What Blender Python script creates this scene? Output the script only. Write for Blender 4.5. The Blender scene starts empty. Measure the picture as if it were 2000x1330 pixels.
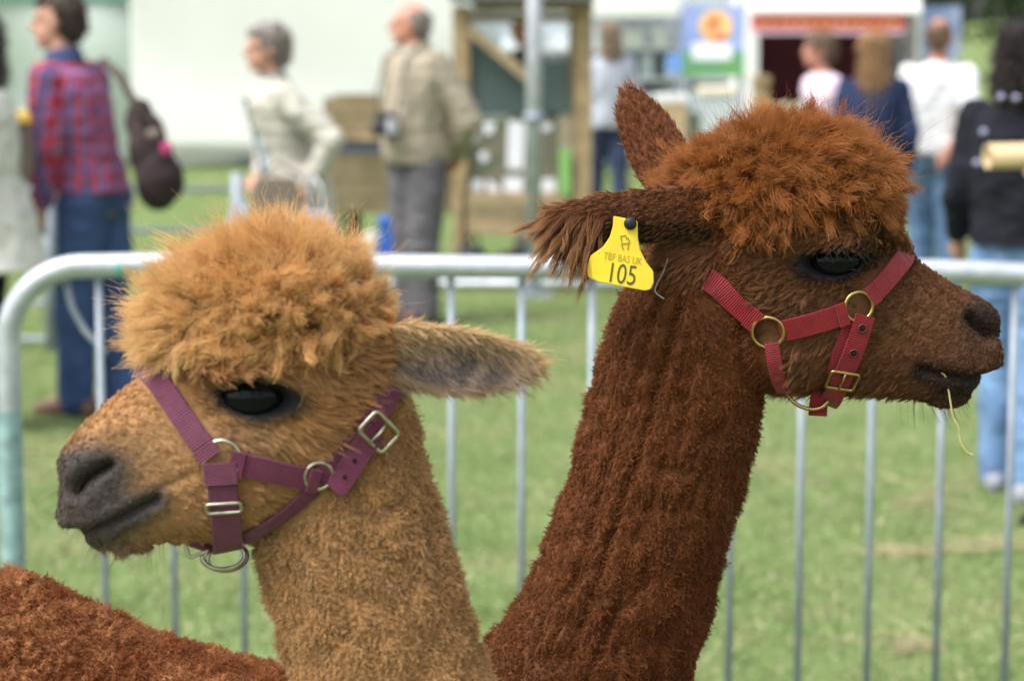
import bpy, bmesh, math, random
import numpy as np
from mathutils import Vector, Matrix, kdtree
from mathutils.bvhtree import BVHTree

rad = math.radians
S = bpy.context.scene
COL = S.collection
rng = np.random.default_rng(7)
random.seed(7)

# ------------------------------------------------------------------ camera
F = 4730.0                       # focal length in photo pixels (2000 wide)
CAMH = 1.65
PITCH = math.atan((665 - 30) / F)
cam_d = bpy.data.cameras.new('camera')
cam = bpy.data.objects.new('camera', cam_d)
COL.objects.link(cam)
cam.location = (0, 0, CAMH)
cam.rotation_euler = (math.pi / 2 - PITCH, 0, 0)
cam_d.sensor_width = 36.0
cam_d.sensor_fit = 'HORIZONTAL'
cam_d.lens = F / 2000 * 36.0
cam_d.clip_start = 0.05
cam_d.clip_end = 600
cam_d.dof.use_dof = True
cam_d.dof.focus_distance = 2.50
cam_d.dof.aperture_fstop = cam_d.lens / 16.5
S.camera = cam

# ------------------------------------------------------------------ sky, sun, exposure
SUN_EL, SUN_AZ = 58.0, -122.0     # azimuth from +Y (beyond the scene) towards +X
w = bpy.data.worlds.new('World')
S.world = w
w.use_nodes = True
nt = w.node_tree
nt.nodes.clear()
sky = nt.nodes.new('ShaderNodeTexSky')
sky.sky_type = 'NISHITA'
sky.sun_disc = False
sky.sun_elevation = rad(SUN_EL)
sky.sun_rotation = rad(SUN_AZ)
sky.air_density = 1.0
sky.dust_density = 4.0
hs = nt.nodes.new('ShaderNodeHueSaturation')       # cloud cover greys the blue
hs.inputs['Saturation'].default_value = 0.30
bgn = nt.nodes.new('ShaderNodeBackground')
bgn.inputs['Strength'].default_value = 0.15
wo = nt.nodes.new('ShaderNodeOutputWorld')
nt.links.new(sky.outputs[0], hs.inputs['Color'])
nt.links.new(hs.outputs[0], bgn.inputs['Color'])
nt.links.new(bgn.outputs[0], wo.inputs['Surface'])
sd = bpy.data.lights.new('sun', 'SUN')
sd.energy = 1.5
sd.angle = rad(25)
sd.color = (1.0, 0.97, 0.92)
so = bpy.data.objects.new('sun', sd)
COL.objects.link(so)
sdir = Vector((math.sin(rad(SUN_AZ)) * math.cos(rad(SUN_EL)), math.cos(rad(SUN_AZ)) * math.cos(rad(SUN_EL)), math.sin(rad(SUN_EL))))
so.rotation_euler = sdir.to_track_quat('Z', 'Y').to_euler()
so.location = (0, 10, 20)
S.view_settings.view_transform = 'Standard'
S.view_settings.look = 'None'
S.view_settings.exposure = 1.2
S.view_settings.gamma = 1.0
S.view_settings.use_curve_mapping = False
S.render.engine = 'CYCLES'
S.cycles.use_denoising = True
S.cycles.max_bounces = 8
S.cycles.diffuse_bounces = 3
S.cycles.glossy_bounces = 3
S.cycles.transparent_max_bounces = 8
S.cycles_curves.shape = 'RIBBONS'
S.cycles_curves.subdivisions = 2

# ------------------------------------------------------------------ pixel <-> world
CF = np.array((0, math.cos(PITCH), -math.sin(PITCH)))
CU = np.array((0, math.sin(PITCH), math.cos(PITCH)))
CR = np.array((1.0, 0, 0))
C0 = np.array((0, 0, CAMH))

def ray(px, py):
    d = CF + CR * ((px - 1000) / F) + CU * (-(py - 665) / F)
    return d / np.linalg.norm(d)

def pt(px, py, Y):
    """point seen at a photo pixel on the upright plane y = Y"""
    d = ray(px, py)
    return C0 + d * (Y / d[1])

def gx(px, Y, z=0.0):
    """world x of photo column px at depth Y, height z"""
    dep = Y * math.cos(PITCH) + (CAMH - z) * math.sin(PITCH)
    return (px - 1000) / F * dep

def gz(py, Y):
    return float(pt(1000, py, Y)[2])

def proj(P):
    Q = np.asarray(P) - C0
    dep = Q @ CF
    return 1000 + F * (Q @ CR) / dep, 665 - F * (Q @ CU) / dep

# ------------------------------------------------------------------ materials
def mat(name, col, rough=0.8, metal=0.0, spec=0.3, noise=0.0, nscale=20.0, bump=0.0, bscale=60.0, col2=None, coat=0.0, trans=0.0, detail=4.0):
    m = bpy.data.materials.new(name)
    m.use_nodes = True
    t = m.node_tree
    b = t.nodes['Principled BSDF']
    b.inputs['Base Color'].default_value = (*col, 1)
    b.inputs['Roughness'].default_value = rough
    b.inputs['Metallic'].default_value = metal
    b.inputs['Specular IOR Level'].default_value = spec
    b.inputs['Coat Weight'].default_value = coat
    if trans:
        b.inputs['Transmission Weight'].default_value = trans
    tc = t.nodes.new('ShaderNodeTexCoord')
    if noise or col2:
        n = t.nodes.new('ShaderNodeTexNoise')
        n.inputs['Scale'].default_value = nscale
        n.inputs['Detail'].default_value = detail
        t.links.new(tc.outputs['Object'], n.inputs['Vector'])
        r = t.nodes.new('ShaderNodeValToRGB')
        c2 = col2 if col2 else tuple(c * (1 - noise) for c in col)
        r.color_ramp.elements[0].position = 0.35
        r.color_ramp.elements[1].position = 0.68
        r.color_ramp.elements[0].color = (*c2, 1)
        r.color_ramp.elements[1].color = (*col, 1)
        t.links.new(n.outputs['Fac'], r.inputs[0])
        t.links.new(r.outputs[0], b.inputs['Base Color'])
    if bump:
        n2 = t.nodes.new('ShaderNodeTexNoise')
        n2.inputs['Scale'].default_value = bscale
        n2.inputs['Detail'].default_value = 5
        t.links.new(tc.outputs['Object'], n2.inputs['Vector'])
        bp = t.nodes.new('ShaderNodeBump')
        bp.inputs['Strength'].default_value = bump
        bp.inputs['Distance'].default_value = 0.01
        t.links.new(n2.outputs['Fac'], bp.inputs['Height'])
        t.links.new(bp.outputs[0], b.inputs['Normal'])
    return m

# ------------------------------------------------------------------ objects
def tag(o, label=None, cat=None, group=None, kind=None):
    if label: o['label'] = label
    if cat: o['category'] = cat
    if group: o['group'] = group
    if kind: o['kind'] = kind
    return o

def empty(name, loc=(0, 0, 0), label=None, cat=None, group=None, rz=0.0):
    o = bpy.data.objects.new(name, None)
    o.empty_display_size = 0.1
    COL.objects.link(o)
    o.location = loc
    o.rotation_euler = (0, 0, rz)
    return tag(o, label, cat, group)

def link(name, me, m=None, parent=None, smooth=False):
    o = bpy.data.objects.new(name, me)
    COL.objects.link(o)
    if m is not None and not len(me.materials):
        me.materials.append(m)
    if smooth:
        me.polygons.foreach_set('use_smooth', [True] * len(me.polygons))
    if parent is not None:
        o.parent = parent
        # vertices are given in world space: undo the parent's transform
        o.matrix_parent_inverse = (Matrix.Translation(parent.location) @ parent.rotation_euler.to_matrix().to_4x4()).inverted() if parent.parent is None else parent_world(parent).inverted()
    return o

def parent_world(o):
    m = Matrix.Translation(o.location) @ o.rotation_euler.to_matrix().to_4x4()
    if o.parent is not None:
        return parent_world(o.parent) @ o.matrix_parent_inverse @ m
    return m

class MB:
    """collects simple closed shapes as raw vertices and faces"""
    def __init__(self):
        self.v, self.f = [], []
    def add(self, v, f):
        n = len(self.v)
        self.v.extend([tuple(map(float, p)) for p in v])
        self.f.extend([tuple(int(i) + n for i in q) for q in f])
        return self
    def box(self, x0, x1, y0, y1, z0, z1):
        v = [(x, y, z) for x in (x0, x1) for y in (y0, y1) for z in (z0, z1)]
        f = [(0, 1, 3, 2), (4, 6, 7, 5), (0, 4, 5, 1), (2, 3, 7, 6), (0, 2, 6, 4), (1, 5, 7, 3)]
        return self.add(v, f)
    def beam(self, a, b, wd, ht, up=(0, 0, 1)):
        a, b = np.array(a, float), np.array(b, float)
        d = (b - a) / np.linalg.norm(b - a)
        s = np.cross(d, up)
        if np.linalg.norm(s) < 1e-6: s = np.cross(d, (1, 0, 0))
        s /= np.linalg.norm(s)
        u = np.cross(s, d)
        v = []
        for c in (a, b):
            for i, j in ((-1, -1), (1, -1), (1, 1), (-1, 1)):
                v.append(c + s * i * wd / 2 + u * j * ht / 2)
        return self.add(v, [(3, 2, 1, 0), (4, 5, 6, 7), (0, 1, 5, 4), (1, 2, 6, 5), (2, 3, 7, 6), (3, 0, 4, 7)])
    def tube(self, pts, r, n=10, caps=True, closed=False):
        P = np.array(pts, float)
        k = len(P)
        R = np.full(k, r) if np.isscalar(r) else np.array(r, float)
        if closed:
            T = np.roll(P, -1, 0) - np.roll(P, 1, 0)
        else:
            T = np.gradient(P, axis=0)
        T /= np.linalg.norm(T, axis=1)[:, None] + 1e-12
        ref = np.array((0, 0, 1.0)) if abs(T[0][2]) < 0.9 else np.array((1.0, 0, 0))
        s = np.cross(T[0], ref); s /= np.linalg.norm(s)
        v = []
        for i in range(k):
            s = s - T[i] * (s @ T[i]); s /= np.linalg.norm(s)
            u = np.cross(T[i], s)
            for j in range(n):
                a = 2 * math.pi * j / n
                v.append(P[i] + R[i] * (math.cos(a) * s + math.sin(a) * u))
        f = []
        for i in range(k if closed else k - 1):
            i2 = (i + 1) % k
            for j in range(n):
                f.append((i * n + j, i * n + (j + 1) % n, i2 * n + (j + 1) % n, i2 * n + j))
        if caps and not closed:
            f.append(tuple(range(n - 1, -1, -1)))
            f.append(tuple((k - 1) * n + j for j in range(n)))
        return self.add(v, f)
    def loft(self, rings, caps=True):
        n = len(rings[0])
        v = [p for r in rings for p in r]
        f = []
        for i in range(len(rings) - 1):
            for j in range(n):
                f.append((i * n + j, i * n + (j + 1) % n, (i + 1) * n + (j + 1) % n, (i + 1) * n + j))
        if caps:
            f.append(tuple(range(n - 1, -1, -1)))
            f.append(tuple((len(rings) - 1) * n + j for j in range(n)))
        return self.add(v, f)
    def cap(self, p0, r0, p1, r1, n=12):
        """tapered capsule"""
        p0, p1 = np.array(p0, float), np.array(p1, float)
        d = p1 - p0; L = np.linalg.norm(d)
        d = d / L if L > 1e-9 else np.array((0, 0, 1.0))
        pts, rs = [], []
        for a in (80, 55, 28, 0):
            pts.append(p0 - d * r0 * math.sin(rad(a))); rs.append(r0 * math.cos(rad(a)))
        for a in (0, 28, 55, 80):
            pts.append(p1 + d * r1 * math.sin(rad(a)) + d * 1e-6); rs.append(r1 * math.cos(rad(a)))
        return self.tube(pts, rs, n)
    def chain(self, pts, rs, n=12):
        for i in range(len(pts) - 1):
            self.cap(pts[i], rs[i], pts[i + 1], rs[i + 1], n)
        return self
    def ell(self, c, r, rot=None, n=14, m=9):
        c = np.array(c, float)
        M = np.eye(3) if rot is None else np.array(rot)
        rings = []
        for i in range(m):
            a = math.pi * (i + 0.5) / m - math.pi / 2
            ring = []
            for j in range(n):
                b = 2 * math.pi * j / n
                q = np.array((r[0] * math.cos(a) * math.cos(b), r[1] * math.cos(a) * math.sin(b), r[2] * math.sin(a)))
                ring.append(c + M @ q)
            rings.append(ring)
        return self.loft(rings)
    def mesh(self, name='m'):
        me = bpy.data.meshes.new(name)
        me.from_pydata(self.v, [], self.f)
        me.update()
        return me
    def build(self, name, m, parent=None, smooth=False, bevel=0.0):
        me = self.mesh(name)
        if bevel:
            bm = bmesh.new(); bm.from_mesh(me)
            bmesh.ops.recalc_face_normals(bm, faces=bm.faces)
            bmesh.ops.bevel(bm, geom=list(bm.edges), offset=bevel, segments=2, affect='EDGES', clamp_overlap=True)
            bm.to_mesh(me); bm.free()
        return link(name, me, m, parent, smooth)

def remesh(mb, voxel, smooth=3, fac=0.5):
    """one continuous skin over overlapping closed shapes"""
    me = mb.mesh('tmp')
    bm = bmesh.new(); bm.from_mesh(me)
    bmesh.ops.recalc_face_normals(bm, faces=bm.faces)
    bm.to_mesh(me); bm.free()
    o = bpy.data.objects.new('tmp', me)
    COL.objects.link(o)
    r = o.modifiers.new('r', 'REMESH'); r.mode = 'VOXEL'; r.voxel_size = voxel
    if smooth:
        s = o.modifiers.new('s', 'SMOOTH'); s.factor = fac; s.iterations = smooth
    dg = bpy.context.evaluated_depsgraph_get()
    me2 = bpy.data.meshes.new_from_object(o.evaluated_get(dg))
    bpy.data.objects.remove(o); bpy.data.meshes.remove(me)
    me2.polygons.foreach_set('use_smooth', [True] * len(me2.polygons))
    return me2

def sstep(a, b, x):
    t = np.clip((x - a) / (b - a), 0, 1)
    return t * t * (3 - 2 * t)

class VNoise:
    """cheap smooth value noise on a 3-D lattice"""
    def __init__(self, seed=1):
        self.g = np.random.default_rng(seed).random((32, 32, 32))
    def __call__(self, P, scale):
        Q = np.asarray(P) * scale
        i = np.floor(Q).astype(int); f = Q - i
        f = f * f * (3 - 2 * f)
        out = 0
        for a in (0, 1):
            for b in (0, 1):
                for c in (0, 1):
                    wgt = (f[:, 0] if a else 1 - f[:, 0]) * (f[:, 1] if b else 1 - f[:, 1]) * (f[:, 2] if c else 1 - f[:, 2])
                    out = out + wgt * self.g[(i[:, 0] + a) % 32, (i[:, 1] + b) % 32, (i[:, 2] + c) % 32]
        return out
    def fbm(self, P, scale, oct=3):
        s, a, t = 0, 1.0, 0
        for k in range(oct):
            s = s + a * self(np.asarray(P) + 3.7 * k, scale * 2 ** k); t += a; a *= 0.5
        return s / t
VN = VNoise(3)
# ================================================================== alpacas
def tri_arrays(me):
    me.calc_loop_triangles()
    V = np.empty(len(me.vertices) * 3); me.vertices.foreach_get('co', V); V = V.reshape(-1, 3)
    N = np.empty(len(me.vertices) * 3); me.vertices.foreach_get('normal', N); N = N.reshape(-1, 3)
    T = np.empty(len(me.loop_triangles) * 3, dtype=np.int32); me.loop_triangles.foreach_get('vertices', T); T = T.reshape(-1, 3)
    return V, N, T

def hair_mat(name, rough=0.55, tip_pale=0.35, tip_col=(0.6, 0.42, 0.22), thr=0.5):
    """strand colour from the root's own colour, paler towards the tips"""
    m = bpy.data.materials.new(name); m.use_nodes = True
    t = m.node_tree; t.nodes.clear()
    out = t.nodes.new('ShaderNodeOutputMaterial')
    at = t.nodes.new('ShaderNodeAttribute'); at.attribute_name = 'hcol'
    hi = t.nodes.new('ShaderNodeHairInfo')
    mr = t.nodes.new('ShaderNodeMapRange')
    mr.inputs['From Min'].default_value = thr; mr.inputs['From Max'].default_value = 1.0
    mr.inputs['To Max'].default_value = tip_pale  # paler tips: sun bleaching, plus shade among the roots put into colour
    mx = t.nodes.new('ShaderNodeMix'); mx.data_type = 'RGBA'
    mx.inputs[7].default_value = (*tip_col, 1)
    pb = t.nodes.new('ShaderNodeBsdfPrincipled')
    pb.inputs['Roughness'].default_value = rough
    pb.inputs['Specular IOR Level'].default_value = 0.25
    tr = t.nodes.new('ShaderNodeBsdfTranslucent')
    ms = t.nodes.new('ShaderNodeMixShader'); ms.inputs[0].default_value = 0.3
    t.links.new(hi.outputs['Intercept'], mr.inputs['Value'])
    t.links.new(mr.outputs[0], mx.inputs[0])
    t.links.new(at.outputs['Color'], mx.inputs[6])
    t.links.new(mx.outputs[2], pb.inputs['Base Color'])
    t.links.new(mx.outputs[2], tr.inputs['Color'])
    t.links.new(pb.outputs[0], ms.inputs[1]); t.links.new(tr.outputs[0], ms.inputs[2])
    t.links.new(ms.outputs[0], out.inputs['Surface'])
    return m

def make_hair(name, V, N, T, dens, n, length, comb, col, parent, m, lift=0.8, clump_area=25e-6, clump=0.7,
              gamma=1.0, crimp=0.0, waves=2.5, rand=0.25, droop=0.0, K=5, r0=0.00035, r1=0.00012, seed=1, lvar=0.3, avoid=None, stray=0.0, cvar=0.12, flat=False):
    """strands rooted on the skin. dens/length/comb/col are per-vertex arrays"""
    g = np.random.default_rng(seed)
    A, B, C = V[T[:, 0]], V[T[:, 1]], V[T[:, 2]]
    area = np.linalg.norm(np.cross(B - A, C - A), axis=1) / 2
    wt = area * dens[T].mean(1)
    tot = wt.sum()
    ti = g.choice(len(T), size=n, p=wt / tot)
    r1_, r2_ = np.sqrt(g.random(n)), g.random(n)
    bc = np.stack([1 - r1_, r1_ * (1 - r2_), r1_ * r2_], 1)
    def interp(X):
        Y = X[T[ti]]
        return (Y * bc[:, :, None]).sum(1) if Y.ndim == 3 else (Y * bc).sum(1)
    P = interp(V); NN = interp(N); NN /= np.linalg.norm(NN, axis=1)[:, None] + 1e-9
    L = interp(length); CB = interp(comb); CO = interp(col)
    if flat: CB = CB - NN * (CB * NN).sum(1)[:, None]
    nc = max(8, int((area * (dens[T].mean(1) > 0.05)).sum() / clump_area))
    nc = min(nc, n // 3)
    ci = g.choice(n, size=nc, replace=False)
    kd = kdtree.KDTree(nc)
    for k, i in enumerate(ci): kd.insert(P[i], k)
    kd.balance()
    own = np.fromiter((kd.find(p)[1] for p in P), dtype=np.int64, count=n)
    gi = ci[own]
    # guides
    jit = g.normal(size=(nc, 3)) * rand
    gd = NN[ci] * lift + CB[ci] + jit
    gd /= np.linalg.norm(gd, axis=1)[:, None]
    gl = L[ci] * (1 + (g.random(nc) - 0.5) * 2 * lvar)
    ax = np.cross(gd, g.normal(size=(nc, 3))); ax /= np.linalg.norm(ax, axis=1)[:, None]
    ph = g.random(nc) * 6.28
    bend = g.normal(size=(nc, 3)) * 0.25
    wv = waves * (0.7 + 0.6 * g.random(nc))
    G = np.empty((nc, K, 3))
    for k in range(K):
        t = k / (K - 1)
        off = gd * t + bend * t * t * 0.6 + np.array((0, 0, -1.0)) * droop * t * t
        G[:, k] = P[ci] + gl[:, None] * off + ax * (crimp * min(1, t * 2.5) * np.sin(ph + 6.28 * wv * t))[:, None]
    lf = 1 + (g.random(n) - 0.5) * 2 * lvar * 0.8
    lf *= L / (L[gi] + 1e-9)
    st = (g.random(n) < stray)
    H = np.empty((n, K, 3))
    off0 = P - P[gi]
    rj = g.normal(size=(n, 3)) * rand * 0.25
    for k in range(K):
        t = k / (K - 1)
        cl = clump * t ** gamma
        rel = (G[own, k] - P[gi]) * np.clip(lf, 0.2, 1.6)[:, None]
        H[:, k] = P + rel - off0 * cl + rj * (L * t)[:, None] * np.where(st, 3.0, 1.0)[:, None]
    if avoid is not None and len(avoid[0]):
        ka = kdtree.KDTree(len(avoid[0]))
        for k, p in enumerate(avoid[0]): ka.insert(p, k)
        ka.balance()
        dd = np.fromiter((ka.find(p)[2] for p in P), dtype=float, count=n)
        sc = np.clip((dd - avoid[1] * 0.95) / (avoid[1] * 0.5), 0.05, 1)
        H = P[:, None] + (H - P[:, None]) * sc[:, None, None]
    cg = 1 + g.normal(size=nc) * cvar
    ch = cg[own] * (1 + g.normal(size=n) * cvar * 0.8)
    CO = np.clip(CO * ch[:, None], 0.002, 0.95)
    hc = bpy.data.hair_curves.new(name)
    hc.add_curves([K] * n)
    hc.attributes['position'].data.foreach_set('vector', H.astype(np.float32).ravel())
    ra = hc.attributes.get('radius') or hc.attributes.new('radius', 'FLOAT', 'POINT')
    prof = np.linspace(r0, r1, K)
    ra.data.foreach_set('value', np.tile(prof, n).astype(np.float32))
    ca = hc.attributes.new('hcol', 'FLOAT_COLOR', 'CURVE')
    ca.data.foreach_set('color', np.concatenate([CO, np.ones((n, 1))], 1).astype(np.float32).ravel())
    hc.materials.append(m)
    return link(name, hc, None, parent)

def skin_mat(name):
    m = bpy.data.materials.new(name); m.use_nodes = True
    t = m.node_tree; b = t.nodes['Principled BSDF']
    at = t.nodes.new('ShaderNodeAttribute'); at.attribute_name = 'skin'
    t.links.new(at.outputs['Color'], b.inputs['Base Color'])
    b.inputs['Roughness'].default_value = 0.75
    b.inputs['Specular IOR Level'].default_value = 0.25
    tc = t.nodes.new('ShaderNodeTexCoord')
    n = t.nodes.new('ShaderNodeTexNoise'); n.inputs['Scale'].default_value = 420; n.inputs['Detail'].default_value = 4
    t.links.new(tc.outputs['Object'], n.inputs['Vector'])
    bp = t.nodes.new('ShaderNodeBump'); bp.inputs['Strength'].default_value = 0.5; bp.inputs['Distance'].default_value = 0.002
    t.links.new(n.outputs['Fac'], bp.inputs['Height']); t.links.new(bp.outputs[0], b.inputs['Normal'])
    return m

def interp_line(xs, ys, x):
    return np.interp(x, xs, ys)

def fleece_relief(V, skew, f1=52, f2=110):
    """shorn crimped fleece: lumps parted by narrow crevices, drawn out along the neck"""
    Q = np.stack([V[:, 0] + V[:, 2] * skew, V[:, 1], V[:, 2] * .5], 1)
    wz = np.stack([VN(Q, 30), VN(Q + 7, 30), VN(Q + 13, 30)], 1) - .5
    Q = Q + wz * .016
    a = np.abs(2 * VN(Q + 3, f1) - 1); b = np.abs(2 * VN(Q + 11, f2) - 1)
    return np.clip(a * 1.9, 0, 1) * .62 + np.clip(b * 1.9, 0, 1) * .38

class Alp: pass

def sagittal(px, py, Y, yaw, sgn):
    """mirror plane of a head: through the pixel's point at depth Y, nose turned yaw towards the camera"""
    a = Alp()
    a.P0 = pt(px, py, Y)
    a.h = np.array((sgn * math.cos(yaw), -math.sin(yaw), 0.0))
    a.n = np.array((-math.sin(yaw) * sgn, -math.cos(yaw), 0.0))
    return a

def on_plane(a, px, py, c=0.0):
    d = ray(px, py)
    P0 = a.P0 + a.n * c
    t = ((P0 - C0) @ a.n) / (d @ a.n)
    return C0 + d * t

def ring_tb(a, T, B, wl, e=2.2, egg=0.0, n=32):
    t3, b3 = on_plane(a, *T), on_plane(a, *B)
    c = (t3 + b3) / 2; hv = (t3 - b3) / 2
    out = []
    for j in range(n):
        th = 2 * math.pi * j / n
        cs, sn = math.cos(th), math.sin(th)
        k = (abs(cs) ** e + abs(sn) ** e) ** (-1 / e)
        out.append(c + hv * cs * k + a.n * wl * sn * k * (1 + egg * cs))
    return out

def ear_leaf(mb, ctr, hw, wdir, ndir, cup, thick, nsec=9):
    """leaf-shaped cupped sheet: centre points, half widths, width direction, cup direction"""
    rings = []
    k = len(ctr)
    for i in range(k):
        W = np.array(wdir[i], float); W /= np.linalg.norm(W)
        Nn = np.array(ndir[i], float); Nn -= W * (Nn @ W); Nn /= np.linalg.norm(Nn)
        top, bot = [], []
        for s in np.linspace(-1, 1, nsec):
            base = np.array(ctr[i]) + W * (s * hw[i]) + Nn * (1 - s * s) * cup[i]
            th = thick[i] * (0.55 + 0.45 * (1 - s * s))
            top.append(base + Nn * th / 2); bot.append(base - Nn * th / 2)
        rings.append(top + bot[::-1])
    mb.loft(rings)
    return np.array(ctr)

def finish_alpaca(me, a, disp):
    """apply the carved features: disp(V, N, px, py, c) -> displacement vectors"""
    V, N, T = tri_arrays(me)
    c = (V - a.P0) @ a.n
    M = np.where((c < 0)[:, None], V - 2 * c[:, None] * a.n, V)
    px, py = proj(M)
    V = V + disp(V, N, px, py, c)
    me.vertices.foreach_set('co', V.ravel()); me.update()
    return tri_arrays(me) + (px, py, c)

def near_mesh_bvh(me):
    V, N, T = tri_arrays(me)
    return BVHTree.FromPolygons([tuple(v) for v in V], [tuple(t) for t in T])

def cast(bvh, px, py):
    d = ray(px, py)
    h = bvh.ray_cast(Vector(C0), Vector(d))
    return (np.array(h[0]), np.array(h[1])) if h[0] is not None else (None, None)

def mirror(a, P):
    P = np.asarray(P)
    return P - 2 * ((P - a.P0) @ a.n)[..., None] * a.n

def spline(P, m):
    """dense Catmull-Rom through points"""
    P = np.array(P, float)
    Q = np.vstack([2 * P[0] - P[1], P, 2 * P[-1] - P[-2]])
    out = []
    for i in range(1, len(Q) - 2):
        for t in np.linspace(0, 1, m, endpoint=False):
            p0, p1, p2, p3 = Q[i - 1], Q[i], Q[i + 1], Q[i + 2]
            out.append(0.5 * (2 * p1 + (p2 - p0) * t + (2 * p0 - 5 * p1 + 4 * p2 - p3) * t * t + (3 * p1 - p0 - 3 * p2 + p3) * t ** 3))
    out.append(P[-1])
    return np.array(out)

def smooth_rows(X, it=4):
    X = X.copy()
    for _ in range(it):
        X[1:-1] = 0.25 * X[:-2] + 0.5 * X[1:-1] + 0.25 * X[2:]
    return X

def strap_path(bvh, pix, off, m=6):
    """centre line of a strap laid on the near side of the head, with surface normals"""
    px = spline(pix, m)
    P, Nn = [], []
    for q in px:
        p, nn = cast(bvh, *q)
        if p is None: continue
        P.append(p); Nn.append(nn)
    P, Nn = np.array(P), smooth_rows(np.array(Nn), 12)
    Nn /= np.linalg.norm(Nn, axis=1)[:, None]
    P = smooth_rows(P, 5) + Nn * off
    return P, Nn

def ribbon(P, Nn, wd, th, name, m, parent, uvlen=True, taper=None):
    T = np.gradient(P, axis=0); T /= np.linalg.norm(T, axis=1)[:, None]
    W = np.cross(Nn, T); W /= np.linalg.norm(W, axis=1)[:, None]
    rings = []
    for i in range(len(P)):
        w_ = wd if taper is None else wd * taper[i]
        u, n2 = W[i] * w_ / 2, Nn[i] * th / 2
        rings.append([P[i] - u * 0.94 + n2, P[i] + n2 * 1.15, P[i] + u * 0.94 + n2, P[i] + u, P[i] + u * 0.94 - n2, P[i] - u * 0.94 - n2, P[i] - u])
    mb = MB(); mb.loft(rings)
    o = mb.build(name, m, parent)
    # length/width coordinates for the weave
    me = o.data
    at = me.attributes.new('strap_uv', 'FLOAT_VECTOR', 'POINT')
    s = np.concatenate([[0], np.cumsum(np.linalg.norm(np.diff(P, axis=0), axis=1))])
    uv = np.zeros((len(P), 7, 3))
    uv[:, :, 0] = s[:, None]
    uv[:, :, 1] = np.array([-.47, 0, .47, .5, .47, -.47, -.5])[None] * wd
    at.data.foreach_set('vector', uv.astype(np.float32).ravel())
    return o

def webbing_mat(name, col, col2, rib=260.0):
    m = bpy.data.materials.new(name); m.use_nodes = True
    t = m.node_tree; b = t.nodes['Principled BSDF']
    at = t.nodes.new('ShaderNodeAttribute'); at.attribute_name = 'strap_uv'
    sp = t.nodes.new('ShaderNodeSeparateXYZ'); t.links.new(at.outputs['Vector'], sp.inputs[0])
    def sine(sock, k):
        mu = t.nodes.new('ShaderNodeMath'); mu.operation = 'MULTIPLY'; mu.inputs[1].default_value = k
        t.links.new(sock, mu.inputs[0])
        s = t.nodes.new('ShaderNodeMath'); s.operation = 'SINE'; t.links.new(mu.outputs[0], s.inputs[0])
        return s.outputs[0]
    a1 = sine(sp.outputs['X'], rib * 6.28)
    a2 = t.nodes.new('ShaderNodeMath'); a2.operation = 'MULTIPLY'; a2.inputs[1].default_value = .2; t.links.new(sine(sp.outputs['Y'], rib * 5.0), a2.inputs[0]); a2 = a2.outputs[0]
    ad = t.nodes.new('ShaderNodeMath'); ad.operation = 'ADD'; t.links.new(a1, ad.inputs[0]); t.links.new(a2, ad.inputs[1])
    n = t.nodes.new('ShaderNodeTexNoise'); n.inputs['Scale'].default_value = 90; n.inputs['Detail'].default_value = 5
    tc = t.nodes.new('ShaderNodeTexCoord'); t.links.new(tc.outputs['Object'], n.inputs['Vector'])
    r = t.nodes.new('ShaderNodeValToRGB')
    r.color_ramp.elements[0].color = (*col2, 1); r.color_ramp.elements[1].color = (*col, 1)
    r.color_ramp.elements[0].position = 0.3; r.color_ramp.elements[1].position = 0.62
    t.links.new(n.outputs['Fac'], r.inputs[0]); t.links.new(r.outputs[0], b.inputs['Base Color'])
    bp = t.nodes.new('ShaderNodeBump'); bp.inputs['Strength'].default_value = 0.7; bp.inputs['Distance'].default_value = 0.0005
    t.links.new(ad.outputs[0], bp.inputs['Height']); t.links.new(bp.outputs[0], b.inputs['Normal'])
    b.inputs['Roughness'].default_value = 0.6; b.inputs['Specular IOR Level'].default_value = 0.35
    b.inputs['Sheen Weight'].default_value = 0.15
    return m

def torus_ring(c, ax, R, r, name, m, parent, oval=1.0, ref=(0, 0, 1), arc=None, n=36):
    ax = np.array(ax, float); ax /= np.linalg.norm(ax)
    u = np.array(ref, float) - ax * (np.array(ref, float) @ ax); u /= np.linalg.norm(u)
    v = np.cross(ax, u)
    if arc is None:
        P = [np.array(c) + R * (math.cos(t) * u * oval + math.sin(t) * v) for t in np.linspace(0, 2 * math.pi, n, endpoint=False)]
        return MB().tube(P, r, 10, closed=True).build(name, m, parent, smooth=True)
    P = [np.array(c) + R * (math.cos(t) * u * oval + math.sin(t) * v) for t in np.linspace(arc[0], arc[1], n)]
    return MB().tube(P, r, 10).build(name, m, parent, smooth=True)

def frame_loop(c, u, v, hu, hv, r, name, m, parent, rc=0.004):
    """rounded rectangular wire frame (buckle)"""
    P = []
    c, u, v = np.array(c), np.array(u), np.array(v)
    for (su, sv, a0) in ((1, 1, 0), (-1, 1, 90), (-1, -1, 180), (1, -1, 270)):
        for k in range(5):
            a = rad(a0 + 90 * k / 4)
            P.append(c + u * (su * (hu - rc) + rc * math.cos(a)) + v * (sv * (hv - rc) + rc * math.sin(a)))
    return MB().tube(P, r, 8, closed=True).build(name, m, parent, smooth=True)

M_EYE = bpy.data.materials.new('eye_gloss'); M_EYE.use_nodes = True
_b = M_EYE.node_tree.nodes['Principled BSDF']
_b.inputs['Base Color'].default_value = (0.005, 0.005, 0.007, 1); _b.inputs['Roughness'].default_value = 0.07
_b.inputs['Specular IOR Level'].default_value = 0.13
M_LASH = mat('eyelash', (0.01, 0.008, 0.007), 0.6)

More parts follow.
